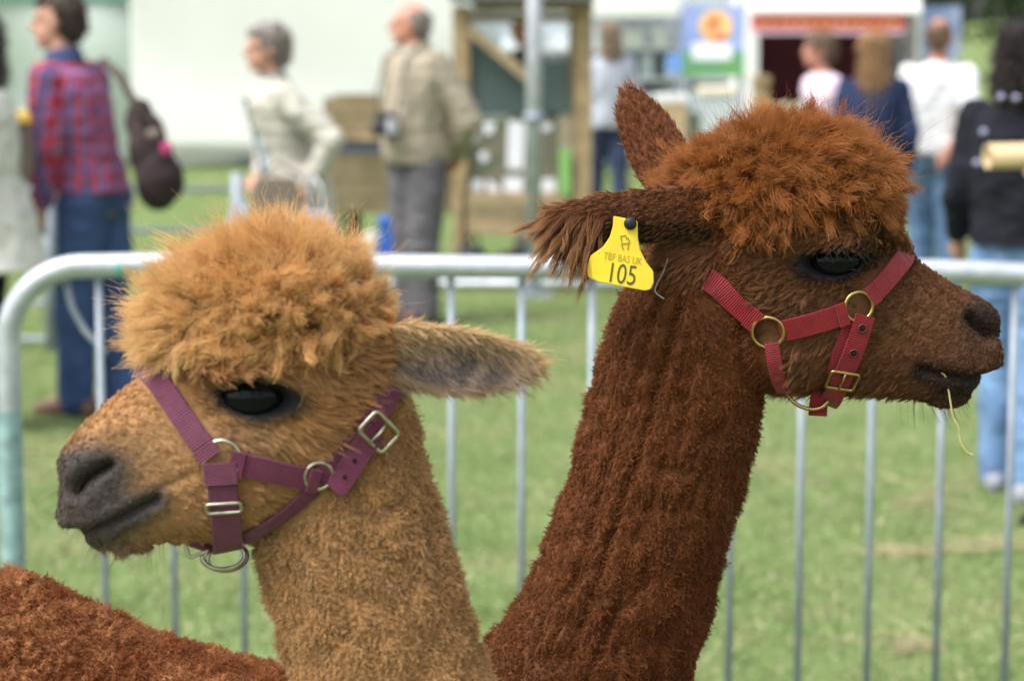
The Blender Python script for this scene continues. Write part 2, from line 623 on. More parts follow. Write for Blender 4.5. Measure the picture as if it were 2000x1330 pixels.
def gauss(px, py, x, y, sx, sy, ang=0.0):
    c, s = math.cos(rad(ang)), math.sin(rad(ang))
    dx, dy = px - x, py - y
    return np.exp(-0.5 * (((dx * c + dy * s) / sx) ** 2 + ((-dx * s + dy * c) / sy) ** 2))

def seg_dist(px, py, poly):
    d = np.full(len(px), 1e9); tt = np.zeros(len(px))
    L = 0; tot = sum(math.dist(poly[i], poly[i + 1]) for i in range(len(poly) - 1))
    for i in range(len(poly) - 1):
        (x0, y0), (x1, y1) = poly[i], poly[i + 1]
        l = math.dist(poly[i], poly[i + 1])
        t = np.clip(((px - x0) * (x1 - x0) + (py - y0) * (y1 - y0)) / l ** 2, 0, 1)
        q = np.hypot(px - x0 - t * (x1 - x0), py - y0 - t * (y1 - y0))
        better = q < d
        d = np.where(better, q, d); tt = np.where(better, (L + t * l) / tot, tt)
        L += l
    return d, tt

def almond(px, py, x, y, ax_, up, dn, ang=0.0):
    """<1 inside the eye opening"""
    c, s = math.cos(rad(ang)), math.sin(rad(ang))
    dx, dy = (px - x) * c + (py - y) * s, -(px - x) * s + (py - y) * c
    b = np.where(dy < 0, up, dn)
    return (np.abs(dx) / ax_) ** 1.7 + (np.abs(dy) / b) ** 1.7

def mixc(col, m, c):
    return col * (1 - m[:, None]) + np.array(c)[None] * m[:, None]

def legs_and_torso(mb, Y, x_chest, x_rump, zb, sgn, wl=0.17):
    """trunk from chest to rump (rings along x) and four legs with joints; zb: list of (t, top z, bottom z)"""
    rings = []
    for (t, zt, zbot, k) in zb:
        x = x_chest + (x_rump - x_chest) * t
        c = np.array((x, Y, (zt + zbot) / 2)); h = (zt - zbot) / 2
        rings.append([c + np.array((0, wl * k * math.sin(a), h * math.cos(a))) for a in np.linspace(0, 2 * math.pi, 28, endpoint=False)])
    mb.loft(rings)
    L = x_rump - x_chest
    sg = 1 if L > 0 else -1
    for s in (-1, 1):
        xf = x_chest + L * 0.16; xr = x_chest + L * 0.86
        yy = Y + s * 0.095
        mb.chain([(xf, yy, 0.62), (xf - sg * 0.01, yy, 0.40), (xf, yy, 0.10), (xf - sg * 0.02, yy, 0.045)], [0.085, 0.055, 0.034, 0.038])
        mb.cap((xf - sg * 0.02, yy, 0.04), 0.036, (xf - sg * 0.07, yy, 0.03), 0.028)
        mb.chain([(xr, yy, 0.66), (xr - sg * 0.05, yy, 0.50), (xr + sg * 0.05, yy, 0.30), (xr + sg * 0.03, yy, 0.10), (xr + sg * 0.01, yy, 0.045)], [0.12, 0.085, 0.044, 0.034, 0.038])
        mb.cap((xr + sg * 0.01, yy, 0.04), 0.036, (xr - sg * 0.04, yy, 0.03), 0.028)
    mb.chain([(x_rump, Y, zb[-2][1] - 0.08), (x_rump + sg * 0.05, Y, zb[-2][1] - 0.2), (x_rump + sg * 0.06, Y, zb[-2][1] - 0.34)], [0.05, 0.05, 0.035])

def eye_parts(a, bvh, ex, ey, R, root, proud=0.003, back=0.0, wide=1.3):
    """eyeballs: near one set behind the surface point seen at the pixel, far one mirrored"""
    p, nn = cast(bvh, ex, ey)
    c = p + a.n * (proud - R) + a.h * back
    for side in (0, 1):
        cc = c if side == 0 else mirror(a, c)
        mb = MB(); mb.ell(cc, (R * wide, R, R), np.stack([a.h, a.n, (0, 0, 1)], 1), n=40, m=24)
        mb.build('eye', M_EYE, root, smooth=True)
    return c

def lashes(a, pts2d, bvh, root, ln, dirs, n=60, seed=3):
    """dark lashes along the upper lid"""
    g = np.random.default_rng(seed)
    pl = spline(pts2d, 12)
    H = []
    for i in range(n):
        q = pl[g.integers(len(pl))] + g.normal(size=2) * 1.5
        p, nn = cast(bvh, *q)
        if p is None: continue
        f = (q[0] - pl[0][0]) / (pl[-1][0] - pl[0][0] + 1e-6)
        d = a.n * dirs[0] + a.h * dirs[1] * (0.3 + f) + np.array((0, 0, dirs[2])) + g.normal(size=3) * 0.18
        d /= np.linalg.norm(d)
        l = ln * (0.6 + 0.6 * g.random())
        for mir in (0, 1):
            P0, D = p, d
            pts = [P0 + D * l * t + np.array((0, 0, -0.35)) * l * t * t for t in np.linspace(0, 1, 5)]
            if mir: pts = mirror(a, np.array(pts))
            H.append(pts)
    H = np.array(H)
    hc = bpy.data.hair_curves.new('eyelashes'); hc.add_curves([5] * len(H))
    hc.attributes['position'].data.foreach_set('vector', H.astype(np.float32).ravel())
    ra = hc.attributes.get('radius') or hc.attributes.new('radius', 'FLOAT', 'POINT')
    ra.data.foreach_set('value', np.tile(np.linspace(0.0004, 0.00012, 5), len(H)).astype(np.float32))
    hc.materials.append(M_LASH)
    return link('eyelashes', hc, None, root)

def set_skin(me, col):
    at = me.attributes.new('skin', 'FLOAT_COLOR', 'POINT')
    at.data.foreach_set('color', np.concatenate([col, np.ones((len(col), 1))], 1).astype(np.float32).ravel())
# ================================================================== the field
def grass_mat():
    m = bpy.data.materials.new('turf'); m.use_nodes = True
    t = m.node_tree; b = t.nodes['Principled BSDF']
    tc = t.nodes.new('ShaderNodeTexCoord')
    def noise(sc, det=4):
        n = t.nodes.new('ShaderNodeTexNoise'); n.inputs['Scale'].default_value = sc; n.inputs['Detail'].default_value = det
        t.links.new(tc.outputs['Object'], n.inputs['Vector']); return n.outputs['Fac']
    r1 = t.nodes.new('ShaderNodeValToRGB')
    for e, (p, c) in zip(r1.color_ramp.elements, ((.3, (.115, .175, .052)), (.7, (.19, .25, .095)))):
        e.position = p; e.color = (*c, 1)
    t.links.new(noise(2.2, 8), r1.inputs[0])
    r2 = t.nodes.new('ShaderNodeValToRGB')
    r2.color_ramp.elements[0].position = .53; r2.color_ramp.elements[0].color = (0, 0, 0, 1)
    r2.color_ramp.elements[1].position = .72; r2.color_ramp.elements[1].color = (1, 1, 1, 1)
    t.links.new(noise(1.3, 5), r2.inputs[0])
    mx = t.nodes.new('ShaderNodeMix'); mx.data_type = 'RGBA'
    mm = t.nodes.new('ShaderNodeMath'); mm.operation = 'MULTIPLY'; mm.inputs[1].default_value = .7
    t.links.new(r2.outputs[0], mm.inputs[0]); t.links.new(mm.outputs[0], mx.inputs[0])
    t.links.new(r1.outputs[0], mx.inputs[6]); mx.inputs[7].default_value = (.27, .24, .13, 1)
    t.links.new(mx.outputs[2], b.inputs['Base Color'])
    bp = t.nodes.new('ShaderNodeBump'); bp.inputs['Strength'].default_value = 1; bp.inputs['Distance'].default_value = .03
    t.links.new(noise(60, 6), bp.inputs['Height']); t.links.new(bp.outputs[0], b.inputs['Normal'])
    b.inputs['Roughness'].default_value = .95; b.inputs['Specular IOR Level'].default_value = .1
    return m
M_TURF = grass_mat()
g_ = MB().add([(-400, -60, 0), (400, -60, 0), (400, 500, 0), (-400, 500, 0)], [(0, 1, 2, 3)]).build('ground', M_TURF)
tag(g_, kind='structure')

def blade_field(n, y0, y1, xs, hmin, hmax, name, seed, cols):
    g = np.random.default_rng(seed)
    Y = y0 + (y1 - y0) * g.random(n)
    X = (g.random(n) * 2 - 1) * (xs * Y)
    tuft = VN.fbm(np.stack([X, Y, X * 0], 1), 2.3, 3)
    h = (hmin + (hmax - hmin) * g.random(n)) * (.5 + 1.1 * tuft)
    a = g.random(n) * 6.28; wd = .0022 + .0028 * g.random(n)
    lx, ly = g.normal(size=n) * .6 * h, g.normal(size=n) * .6 * h
    V = np.empty((n, 3, 3))
    V[:, 0] = np.stack([X - wd * np.cos(a), Y - wd * np.sin(a), np.zeros(n)], 1)
    V[:, 1] = np.stack([X + wd * np.cos(a), Y + wd * np.sin(a), np.zeros(n)], 1)
    V[:, 2] = np.stack([X + lx, Y + ly, h], 1)
    me = bpy.data.meshes.new(name)
    me.vertices.add(n * 3); me.vertices.foreach_set('co', V.ravel())
    me.loops.add(n * 3); me.loops.foreach_set('vertex_index', np.arange(n * 3))
    me.polygons.add(n); me.polygons.foreach_set('loop_start', np.arange(n) * 3)
    me.update(calc_edges=True)
    C = np.array(cols)[g.integers(len(cols), size=n)] * (.7 + .6 * g.random(n))[:, None]
    at = me.attributes.new('bc', 'FLOAT_COLOR', 'POINT')
    at.data.foreach_set('color', np.concatenate([np.repeat(C, 3, 0), np.ones((n * 3, 1))], 1).astype(np.float32).ravel())
    m = bpy.data.materials.new('grass_blades'); m.use_nodes = True
    b = m.node_tree.nodes['Principled BSDF']
    an = m.node_tree.nodes.new('ShaderNodeAttribute'); an.attribute_name = 'bc'
    m.node_tree.links.new(an.outputs['Color'], b.inputs['Base Color'])
    b.inputs['Roughness'].default_value = .7
    o = link(name, me, m)
    return o
bl = blade_field(150000, 5.2, 15.5, .27, .005, .017, 'grass', 5, [(.13, .20, .055), (.16, .24, .075), (.22, .27, .11), (.34, .31, .18)])
tag(bl, 'short trampled green grass of the show field', 'grass', kind='stuff')

def straw(spots, seed):
    g = np.random.default_rng(seed); mb = MB()
    for (px_, py_, n, sx, sy) in spots:
        d = ray(px_, py_); c = C0 + d * (CAMH / -d[2])
        for _ in range(n):
            p = c + np.array((g.normal() * sx, g.normal() * sy, .012 + .008 * g.random()))
            a = g.random() * 6.28; l = .04 + .07 * g.random()
            q = np.array((math.cos(a) * l, math.sin(a) * l, .006 * g.normal()))
            mb.tube([p - q, p + q], .0022, 4)
    return mb.build('straw', mat('straw', (.40, .35, .20), .8, noise=.3, nscale=30))
tag(straw([(1790, 1080, 26, .10, .04), (1840, 985, 24, .12, .14), (1330, 860, 10, .05, .1), (1762, 1265, 16, .05, .05), (1950, 1070, 12, .08, .05), (1210, 930, 16, .15, .2), (90, 900, 20, .15, .2), (960, 700, 26, .4, .4), (1600, 930, 14, .2, .2)], 8),
    'loose wisps of pale straw dropped on the grass', 'straw', kind='stuff')

# ================================================================== galvanised crowd barrier
M_GALV = mat('galvanised_steel', (.50, .54, .58), .45, .5, noise=.25, nscale=18, bump=.08, bscale=90)
M_GALV2 = mat('galvanised_bar', (.32, .365, .42), .6, .3, noise=.2, nscale=18)
M_TEAL = mat('teal_paint', (.08, .42, .36), .6)
YB_ = 5.3
zt = gz(523, YB_)+.004
xl = float(pt(22, 900, YB_)[0]); xr_ = xl + 2.42
slope = .010
fence = empty('crowd_barrier', ((xl + xr_) / 2, YB_, 0), 'galvanised steel crowd barrier with rounded corner behind the alpacas', 'barrier')
R_ = .17; TR = .0265
pts = [(xl, YB_, .10), (xl, YB_, .6), (xl, YB_, zt - R_)]
for a in np.linspace(0, 90, 12)[1:]:
    pts.append((xl + R_ - R_ * math.cos(rad(a)), YB_, zt - R_ + R_ * math.sin(rad(a))))
for k in np.linspace(.1, .9, 7):
    pts.append((xl + R_ + (xr_ - xl - 2 * R_) * k, YB_, zt + slope * .6 - slope * k * 2))
for a in np.linspace(0, 90, 12):
    pts.append((xr_ - R_ + R_ * math.sin(rad(a)), YB_, zt - 2 * slope - R_ + R_ * math.cos(rad(a))))
pts += [(xr_, YB_, .6), (xr_, YB_, .10)]
fr_o = MB().tube(pts, TR, 20).build('frame', M_GALV, fence, True)
for (x0, x1, ln) in ((gx(230, YB_, 1.1), gx(240, YB_, 1.1), 0),):
    MB().tube([(x0, YB_, zt - .0003), (x1, YB_, zt - .0003)], TR + .0006, 20, caps=False).build('paint_mark', M_TEAL, fr_o, True)
MB().tube([(xl - .001, YB_ - .004, gz(1090, YB_)), (xl - .001, YB_ - .004, gz(800, YB_))], TR + .0005, 20, caps=False).build('paint_mark', mat('worn_teal_paint', (.30, .46, .46), .6, .3, noise=.4, nscale=25), fr_o, True)
zb_ = .12
MB().tube([(xl, YB_, zb_), (xr_, YB_, zb_)], .017, 12).build('bottom_rail', M_GALV2, fence, True)
xb = float(pt(195, 700, YB_)[0]); sp_b = gx(1137.3, YB_, .9)
k = 0
while xb + k * sp_b < xr_ - .05:
    x = xb + k * sp_b
    if x > xl + .04:
        MB().tube([(x, YB_ + .004, zb_), (x, YB_ + .004, zt - .006)], .0085, 10).build('bar', M_GALV2, fence, True)
    k += 1
br_ = [pt(128, 545, YB_ + .03), pt(140, 600, YB_ + .03), pt(165, 645, YB_ + .03), pt(207, 690, YB_ + .012)]
MB().tube(br_, .008, 8).build('locking_bar', M_GALV2, fence, True)
for x in (xl + .25, xr_ - .25):
    MB().tube([(x, YB_ - .28, .012), (x, YB_ - .20, .04), (x, YB_, .11), (x, YB_ + .2, .04), (x, YB_ + .28, .012)], .015, 10).build('foot', M_GALV2, fence, True)

# ================================================================== sheep hurdle behind the man in the checked shirt
YH = 11.9
hur = empty('hurdle', (gx(240, YH), YH, 0), 'low grey tube hurdle on the grass behind the man in the checked shirt', 'hurdle')
h0, h1 = gx(-330, YH, .5), gx(470, YH, .5)
for k, z in enumerate((.06, .24, .42, .60, .80)):
    MB().tube([(h0, YH, z), (h1, YH, z)], .014, 8).build('rail', M_GALV2, hur, True)
for px_ in (-330, 97, 466):
    x = gx(px_, YH, .4)
    MB().tube([(x, YH + .002, 0), (x, YH + .002, .88)], .03, 10).build('post', M_GALV2, hur, True)

# ================================================================== tall galvanised pole with a long ground rail
YP = 14.3
pole = empty('tent_pole', (gx(1043, YP), YP, 0), 'tall galvanised pole beside the wooden shelter', 'pole')
MB().tube([(gx(1043, YP, .5), YP, 0), (gx(1043, YP, .5), YP, 2.9)], .046, 14).build('shaft', M_GALV, pole, True)
MB().box(gx(1010, YP), gx(1078, YP), YP - .1, YP + .1, 0, .012).build('base_plate', M_GALV2, pole)
MB().tube([(gx(1043, YP, .5), YP, 1.02), (gx(1043, YP, .5), YP, 1.08)], .058, 14).build('collar', M_GALV2, pole, True)
MB().tube([(gx(690, YP), YP + .2, .05), (gx(1560, YP), YP + .2, .05)], .03, 10).build('ground_rail', M_GALV, None, True)
tag(bpy.data.objects['ground_rail'], 'long pale metal rail lying on the grass by the pole', 'rail')

# ================================================================== white marquee on the left
YM = 26.5
def pvc(name, c, k=.5):
    m = mat(name, c, .55, 0, .3, noise=.05, nscale=1.5)
    t = m.node_tree
    tr_ = t.nodes.new('ShaderNodeBsdfTranslucent'); tr_.inputs[0].default_value = (*c, 1)
    ms = t.nodes.new('ShaderNodeMixShader'); ms.inputs[0].default_value = k
    out = [n for n in t.nodes if n.type == 'OUTPUT_MATERIAL'][0]
    t.links.new(t.nodes['Principled BSDF'].outputs[0], ms.inputs[1]); t.links.new(tr_.outputs[0], ms.inputs[2]); t.links.new(ms.outputs[0], out.inputs['Surface'])
    return m
M_PVC = pvc('white_pvc', (.90, .91, .89)); M_PVC2 = pvc('greenish_pvc', (.70, .77, .73))
mar = empty('marquee', (gx(400, YM), YM, 0), 'long white marquee with sagging side curtains behind the visitors', 'marquee')
def curtain(x0, x1, Y, z0, z1, name, m, par, amp, wl, seed, sag=0.0):
    g = np.random.default_rng(seed)
    nx, nz_ = 90, 24
    U, Wv = np.meshgrid(np.linspace(0, 1, nx), np.linspace(0, 1, nz_), indexing='ij')
    ph = g.random(4) * 6.28
    X = x0 + (x1 - x0) * U
    Z = z1 + (z0 - z1) * Wv
    fold = sum(np.sin(X * wl * f + Z * s_ + p) / f for f, s_, p in zip((1, 1.7, 2.9, .45), (.5, -1.1, 1.6, 2.4), ph))
    Yy = Y + amp * fold * (.25 + Wv) - sag * np.sin(Wv * 3.14)
    v = np.stack([X, Yy, Z], 2).reshape(-1, 3)
    f = [(i * nz_ + j, (i + 1) * nz_ + j, (i + 1) * nz_ + j + 1, i * nz_ + j + 1) for i in range(nx - 1) for j in range(nz_ - 1)]
    mb = MB().add(v, f)
    o = mb.build(name, m, par, True)
    so_ = o.modifiers.new('thickness', 'SOLIDIFY'); so_.thickness = .02
    return o
xa, xb_, xc_ = gx(-420, YM, 1), gx(268, YM, 1), gx(922, YM, 1)
curtain(xa, xb_, YM, .0, 2.05, 'side_curtain', M_PVC2, mar, .11, 2.4, 1)
curtain(xb_ - .02, xc_, YM - .25, .20, 2.6, 'side_curtain', M_PVC, mar, .02, 1.2, 2)
curtain(xb_, gx(700, YM, .3), YM + .1, .0, .75, 'side_curtain', M_PVC, mar, .12, 2.2, 3, .1)
MB().box(xa, xb_ + .04, YM - .20, YM + .1, 1.82, 1.93).build('valance', mat('sea_green_trim', (.10, .34, .30), .6), mar)
for px_ in (-420, -60, 268, 600, 920):
    x = gx(px_, YM, 1)
    MB().box(x - .05, x + .05, YM + .16, YM + .26, 0, 2.7).build('upright', M_GALV2, mar)
rf = MB()
x0, x1 = xa - .3, xc_ + .2
rf.add([(x0, YM - .4, 2.55), (x1, YM - .4, 2.55), (x1, YM + 3, 3.9), (x0, YM + 3, 3.9), (x0, YM + 6.4, 2.55), (x1, YM + 6.4, 2.55), (x0, YM + 3, 2.55), (x1, YM + 3, 2.55)],
       [(0, 1, 2, 3), (3, 2, 5, 4), (0, 3, 4, 6), (1, 7, 5, 2)])
rf.build('roof', M_PVC, mar)
MB().box(xa, xb_ + 3.9, YM + .3, YM + .36, .0, .10).build('ground_bar', M_GALV2, mar)

# ================================================================== wooden goods cart and timber shelter in the middle
def wood(name, c, dark=.55):
    m = mat(name, c, .8, 0, .2, noise=.35, nscale=9, bump=.2, bscale=40)
    return m
M_W1 = wood('weathered_board', (.30, .235, .14)); M_W2 = wood('pale_board', (.42, .32, .19)); M_W3 = wood('olive_board', (.25, .205, .115)); M_W4 = wood('timber', (.40, .30, .165))
YC = 15.6
crt = empty('display_cart', (gx(770, YC), YC, 0), 'long wooden display cart on legs behind the man with the camera', 'cart')
c0, c1 = gx(632, YC, .8), gx(905, YC, .8)
def brd(z0, z1, m, dy=0, x0=c0, x1=c1, par=crt, Y=YC, name='board', t=.03):
    return MB().box(x0, x1, Y + dy, Y + dy + t, z0, z1).build(name, m, par, bevel=.004)
zz = lambda p: gz(p, YC)
brd(zz(228) + .004, zz(191), M_W1); brd(zz(264) + .004, zz(228), M_W1, .004)
brd(zz(276) + .004, zz(264), M_W2, -.04, t=.10, name='shelf_edge')
brd(zz(302) + .004, zz(276), mat('slate_paint', (.13, .155, .20), .7), .006)
for a, b in ((302, 330), (330, 358), (358, 386), (386, 417)):
    brd(zz(b) + .006, zz(a), M_W3, .002 * (a % 3))
MB().box(c0 + .02, c1 - .02, YC + .04, YC + .75, zz(417), zz(405)).build('deck', M_W3, crt)
MB().box(c0 + .02, c1 - .02, YC + .70, YC + .73, zz(405), zz(191)).build('back_board', M_W1, crt)
for px_ in (642, 684, 780, 895):
    x = gx(px_, YC, .2)
    for dy in (.08, .62):
        MB().box(x - .035, x + .035, YC + dy, YC + dy + .07, 0, zz(417)).build('leg', wood('dark_leg', (.10, .085, .05)), crt)
# blue bin and slumped sack below it
YQ = 15.2
zt_ = gz(428, YQ)
b0, b1 = gx(742, YQ, .2), gx(768, YQ, .2)
bb = MB()
bb.loft([[(x, y, z) for x, y in ((b0 + .012 * k_, YQ + .012 * k_), (b1 - .012 * k_, YQ + .012 * k_), (b1 - .012 * k_, YQ + .25 - .012 * k_), (b0 + .012 * k_, YQ + .25 - .012 * k_))] for z, k_ in ((0, 1), (zt_ * .9, 0), (zt_ * .9, -1), (zt_, -1))])
tag(bb.build('bin', mat('blue_plastic', (.025, .12, .52), .45), bevel=.004), 'narrow bright blue plastic bin under the wooden cart', 'bin')
sk = remesh(MB().ell((gx(712, YQ, .1), YQ + .2, .10), (.10, .12, .11)).ell((gx(722, YQ, .1), YQ + .22, .19), (.07, .09, .10)), .015, 5)
tag(link('sack', sk, mat('pale_sack', (.42, .42, .36), .9, bump=.4, bscale=30)), 'pale slumped sack under the wooden cart', 'sack')

YS = 15.0
sh = empty('timber_shelter', (gx(1020, YS), YS, 0), 'rough timber shelter with green tarpaulin and pinned papers', 'shelter')
zs = lambda p: gz(p, YS)
def post(px0, px1, z0, z1, name='post', m=M_W4, dy=0, t=.11):
    return MB().box(gx(px0, YS, 1), gx(px1, YS, 1), YS + dy, YS + dy + t, z0, z1).build(name, m, sh, bevel=.004)
post(1122, 1156, 0, zs(10), dy=.0); post(884, 912, 0, zs(12), dy=.0)
post(1122, 1156, 0, zs(10), dy=1.5); post(884, 912, 0, zs(12), dy=1.5)
post(925, 1158, zs(24) + .003, zs(4), 'beam', M_W4, -.05, .05); post(915, 1122, zs(44), zs(26), 'beam', M_W3, -.02, .05)
post(880, 1160, zs(4) + .003, zs(-16), 'roof_edge', mat('slate_roof', (.12, .13, .13), .8), -.2, 2.0)
A_, B_ = (gx(918, YS, 1.5), YS - .08, zs(58)), (gx(1032, YS, 1.2), YS - .08, zs(152))
MB().beam(A_, B_, .05, .06).build('brace', M_W2, sh)
tp = MB()
gpts = [(918, 66), (1030, 152), (1060, 120), (1110, 118), (1114, 222), (916, 226)]
f_ = [pt(x, y, YS + .06) for x, y in gpts]
tp.loft([[p + np.array((0, .02, 0)) for p in f_], f_])
tp.build('tarpaulin', mat('dark_green_tarp', (.085, .12, .115), .7, noise=.2, nscale=4, bump=.3, bscale=8), sh)
MB().box(gx(912, YS, .8), gx(1092, YS, .8), YS + .05, YS + .07, zs(388), zs(232)).build('notice_board', mat('board_green', (.085, .12, .07), .8, noise=.6, nscale=14, col2=(.20, .16, .12)), sh)
M_PAP = mat('paper', (.74, .74, .80), .7, noise=.08, nscale=6)
for q in ([(992, 236), (1026, 240), (1022, 332), (990, 330)], [(985, 345), (1022, 346), (1020, 376), (984, 378)], [(918, 244), (940, 240), (930, 276), (914, 284)], [(944, 240), (968, 240), (960, 262), (946, 262)],
          [(922, 350), (944, 354), (940, 374), (918, 372)], [(950, 350), (968, 360), (984, 388), (972, 396), (952, 370)], [(1042, 352), (1084, 348), (1086, 374), (1046, 378)], [(936, 300), (950, 296), (954, 312), (940, 318)], [(1052, 244), (1078, 240), (1078, 254), (1054, 258)]):
    f_ = [pt(x, y, YS + .045) for x, y in q]
    MB().loft([[p + np.array((0, .003, 0)) for p in f_], f_]).build('pinned_paper', M_PAP, sh)
for a, b, m in ((376, 404, M_W2), (404, 432, M_W1), (432, 462, M_W2)):
    post(900, 1112, zs(b) + .005, zs(a), 'board', m, .0 + .004 * (a % 2), .04)
post(1092, 1122, zs(390), zs(228), 'board', wood('grey_board', (.36, .31, .22)), .02, .03)
MB().box(gx(1092, YS, .6), gx(1114, YS, .6), YS - .03, YS - .005, zs(380), zs(290)).build('green_panel', mat('lime_panel', (.22, .42, .13), .7), sh)
post(884, 912, zs(505) - .02, zs(495), 'foot_block', M_W3, -.03, .16)
# dark bag on the grass
YG = 15.3
bag = empty('holdall', (gx(922, YG), YG - .35, 0), 'black holdall on the grass below the timber shelter', 'bag')
xg = gx(922, YG - .35, .1)
link('bag_body', remesh(MB().ell((xg, YG - .35, .12), (.11, .10, .12)).ell((xg - .06, YG - .35, .08), (.08, .1, .08)), .012, 4), mat('black_nylon', (.018, .02, .03), .7, bump=.3), bag)
MB().tube([(xg - .07, YG - .35, .2), (xg - .03, YG - .36, .30), (xg + .03, YG - .36, .30), (xg + .06, YG - .35, .2)], .01, 8).build('handle', mat('black_strap', (.02, .02, .02), .7), bag, True)

# ================================================================== stalls on the right
YR = 24.0
zr = lambda p: gz(p, YR)
M_PALE = mat('pale_grey_panel', (.50, .56, .58), .6, noise=.2, nscale=2)
gaz = empty('gazebo', (gx(1240, YR), YR, 0), 'white topped gazebo stall with pale shelves of goods', 'gazebo')
MB().box(gx(1150, YR, 1.7), gx(1326, YR, 1.7), YR - .1, YR + .02, zr(34), zr(2)).build('valance', M_PVC, gaz, bevel=.01)
gr = MB(); x0, x1 = gx(1150, YR, 1.7), gx(1326, YR, 1.7); xm = (x0 + x1) / 2
gr.add([(x0, YR, zr(2)), (x1, YR, zr(2)), (x1, YR + 2.6, zr(2)), (x0, YR + 2.6, zr(2)), (xm, YR + 1.3, 2.75)], [(0, 1, 4), (1, 2, 4), (2, 3, 4), (3, 0, 4), (3, 2, 1, 0)])
gr.build('roof', M_PVC, gaz)
MB().box(x0 - 1.2, x1 + 1.3, YR + 2.55, YR + 2.6, 0, 1.95).build('back_panel', M_PALE, gaz)
for px_ in (1152, 1324):
    MB().box(gx(px_, YR, 1) - .03, gx(px_, YR, 1) + .03, YR - .05, YR + .01, 0, zr(34)).build('leg', M_GALV2, gaz)
for z in (.62, .95, 1.28):
    MB().box(x0 - .9, x1 + 1.0, YR + 1.9, YR + 2.5, z, z + .04).build('shelf', mat('white_shelf', (.66, .70, .72), .5), gaz)
g = np.random.default_rng(4)
cols_ = [(.62, .68, .72), (.45, .52, .56), (.30, .38, .44), (.70, .72, .70), (.55, .62, .68)]
gm_ = [mat('goods', c) for c in cols_]
for z in (.66, .99, 1.32):
    x = x0 - .85
    while x < x1 + .85:
        wd_ = .10 + .22 * g.random(); h_ = .10 + .16 * g.random()
        o = MB().box(x, x + wd_, YR + 1.95, YR + 2.3, z, z + h_).build('goods_box', gm_[g.integers(5)], None, bevel=.006)
        tag(o, 'pale goods packed on the gazebo stall shelves', 'box', 'goods on the gazebo shelves')
        x += wd_ + .03 + .1 * g.random()
MB().box(gx(1296, YR, 1), gx(1328, YR, 1), YR - .6, YR - .5, zr(140), zr(104)).build('poster', mat('sky_blue_print', (.16, .32, .72), .5), gaz)

# picture banner between two posts
YN = 20.5
zn = lambda p: gz(p, YN)
ban = empty('banner', (gx(1395, YN), YN, 0), 'blue and green food banner with round orange picture and white label', 'banner')
def flat(pxs, pys, dy, name, m, par=ban, Y=YN, t=.006):
    f_ = [pt(x, y, Y + dy) for x, y in zip(pxs, pys)]
    return MB().loft([[p + np.array((0, t, 0)) for p in f_], f_]).build(name, m, par)
sheet = flat((1332, 1458, 1458, 1332), (12, 12, 150, 150), 0, 'sheet', mat('banner_blue', (.17, .27, .60), .5, noise=.0, col2=(.30, .36, .62), nscale=2))
flat((1332, 1458, 1458, 1332), (100, 100, 150, 150), -.006, 'green_field', mat('banner_green', (.12, .30, .08), .5, col2=(.12, .28, .20), nscale=4), sheet)
def disc(cx, cy, rx, ry, dy, name, m, par):
    a = np.linspace(0, 2 * math.pi, 28, endpoint=False)
    return flat(cx + rx * np.cos(a), cy + ry * np.sin(a), dy, name, m, par)
disc(1398, 52, 33, 32, -.012, 'round_picture', mat('banner_orange', (.72, .42, .14), .5, col2=(.78, .55, .25), nscale=6), sheet)
for (x, y, rx, ry) in ((1395, 44, 13, 8), (1404, 72, 13, 7), (1384, 58, 6, 5)):
    disc(x, y, rx, ry, -.018, 'red_patch', mat('banner_red', (.62, .08, .05), .5), sheet)
flat((1352, 1428, 1428, 1352), (85, 85, 117, 117), -.012, 'white_label', mat('banner_white', (.78, .80, .88), .5), sheet)
for px_ in (1340, 1448):
    MB().tube([(gx(px_, YN, 1), YN + .05, 0), (gx(px_, YN, 1), YN + .05, 2.0)], .03, 10).build('post', M_GALV2, ban, True)

# catering trailer
YT = 20.0
zt2 = lambda p: gz(p, YT)
tr = empty('catering_trailer', (gx(1640, YT), YT, 0), 'catering trailer with white awning and red fascia over a dark hatch', 'trailer')
tx0, tx1 = gx(1466, YT, 1.5), gx(1800, YT, 1.5)
M_WP = mat('white_trailer_paint', (.74, .75, .74), .4, 0, .5)
MB().box(tx0, tx1, YT, YT + .04, .35, zt2(238)).build('front_panel', M_WP, tr)
MB().box(tx0, gx(1482, YT, 1.5), YT, YT + 1.9, .35, 2.4).build('side_wall', M_WP, tr)
MB().box(gx(1790, YT, 1.5), tx1, YT, YT + 1.9, .35, 2.4).build('side_wall', M_WP, tr)
MB().box(tx0, tx1, YT + 1.86, YT + 1.9, .35, 2.4).build('back_wall', mat('maroon_back_wall', (.13, .02, .03), .6), tr)
MB().box(tx0, tx1, YT, YT + 1.9, .30, .36).build('floor', M_GALV2, tr)
MB().box(tx0, tx1, YT, YT + 1.9, 2.4, 2.46).build('roof', M_WP, tr)
MB().box(tx0, tx1, YT - .35, YT + .5, zt2(238), zt2(238) + .05).build('counter', mat('steel_counter', (.5, .5, .5), .4, .8), tr)
MB().box(gx(1468, YT - .9, 1.7), gx(1768, YT - .9, 1.7), YT - .9, YT - .86, zt2(58), zt2(28)).build('fascia', mat('fascia_red', (.62, .10, .06), .5), tr)
fl = MB()
M_FL = mat('fascia_print', (.80, .42, .24), .5)
fas = [o for o in tr.children if o.name.startswith('fascia')][0]
xx = gx(1476, YT - .9, 1.7)
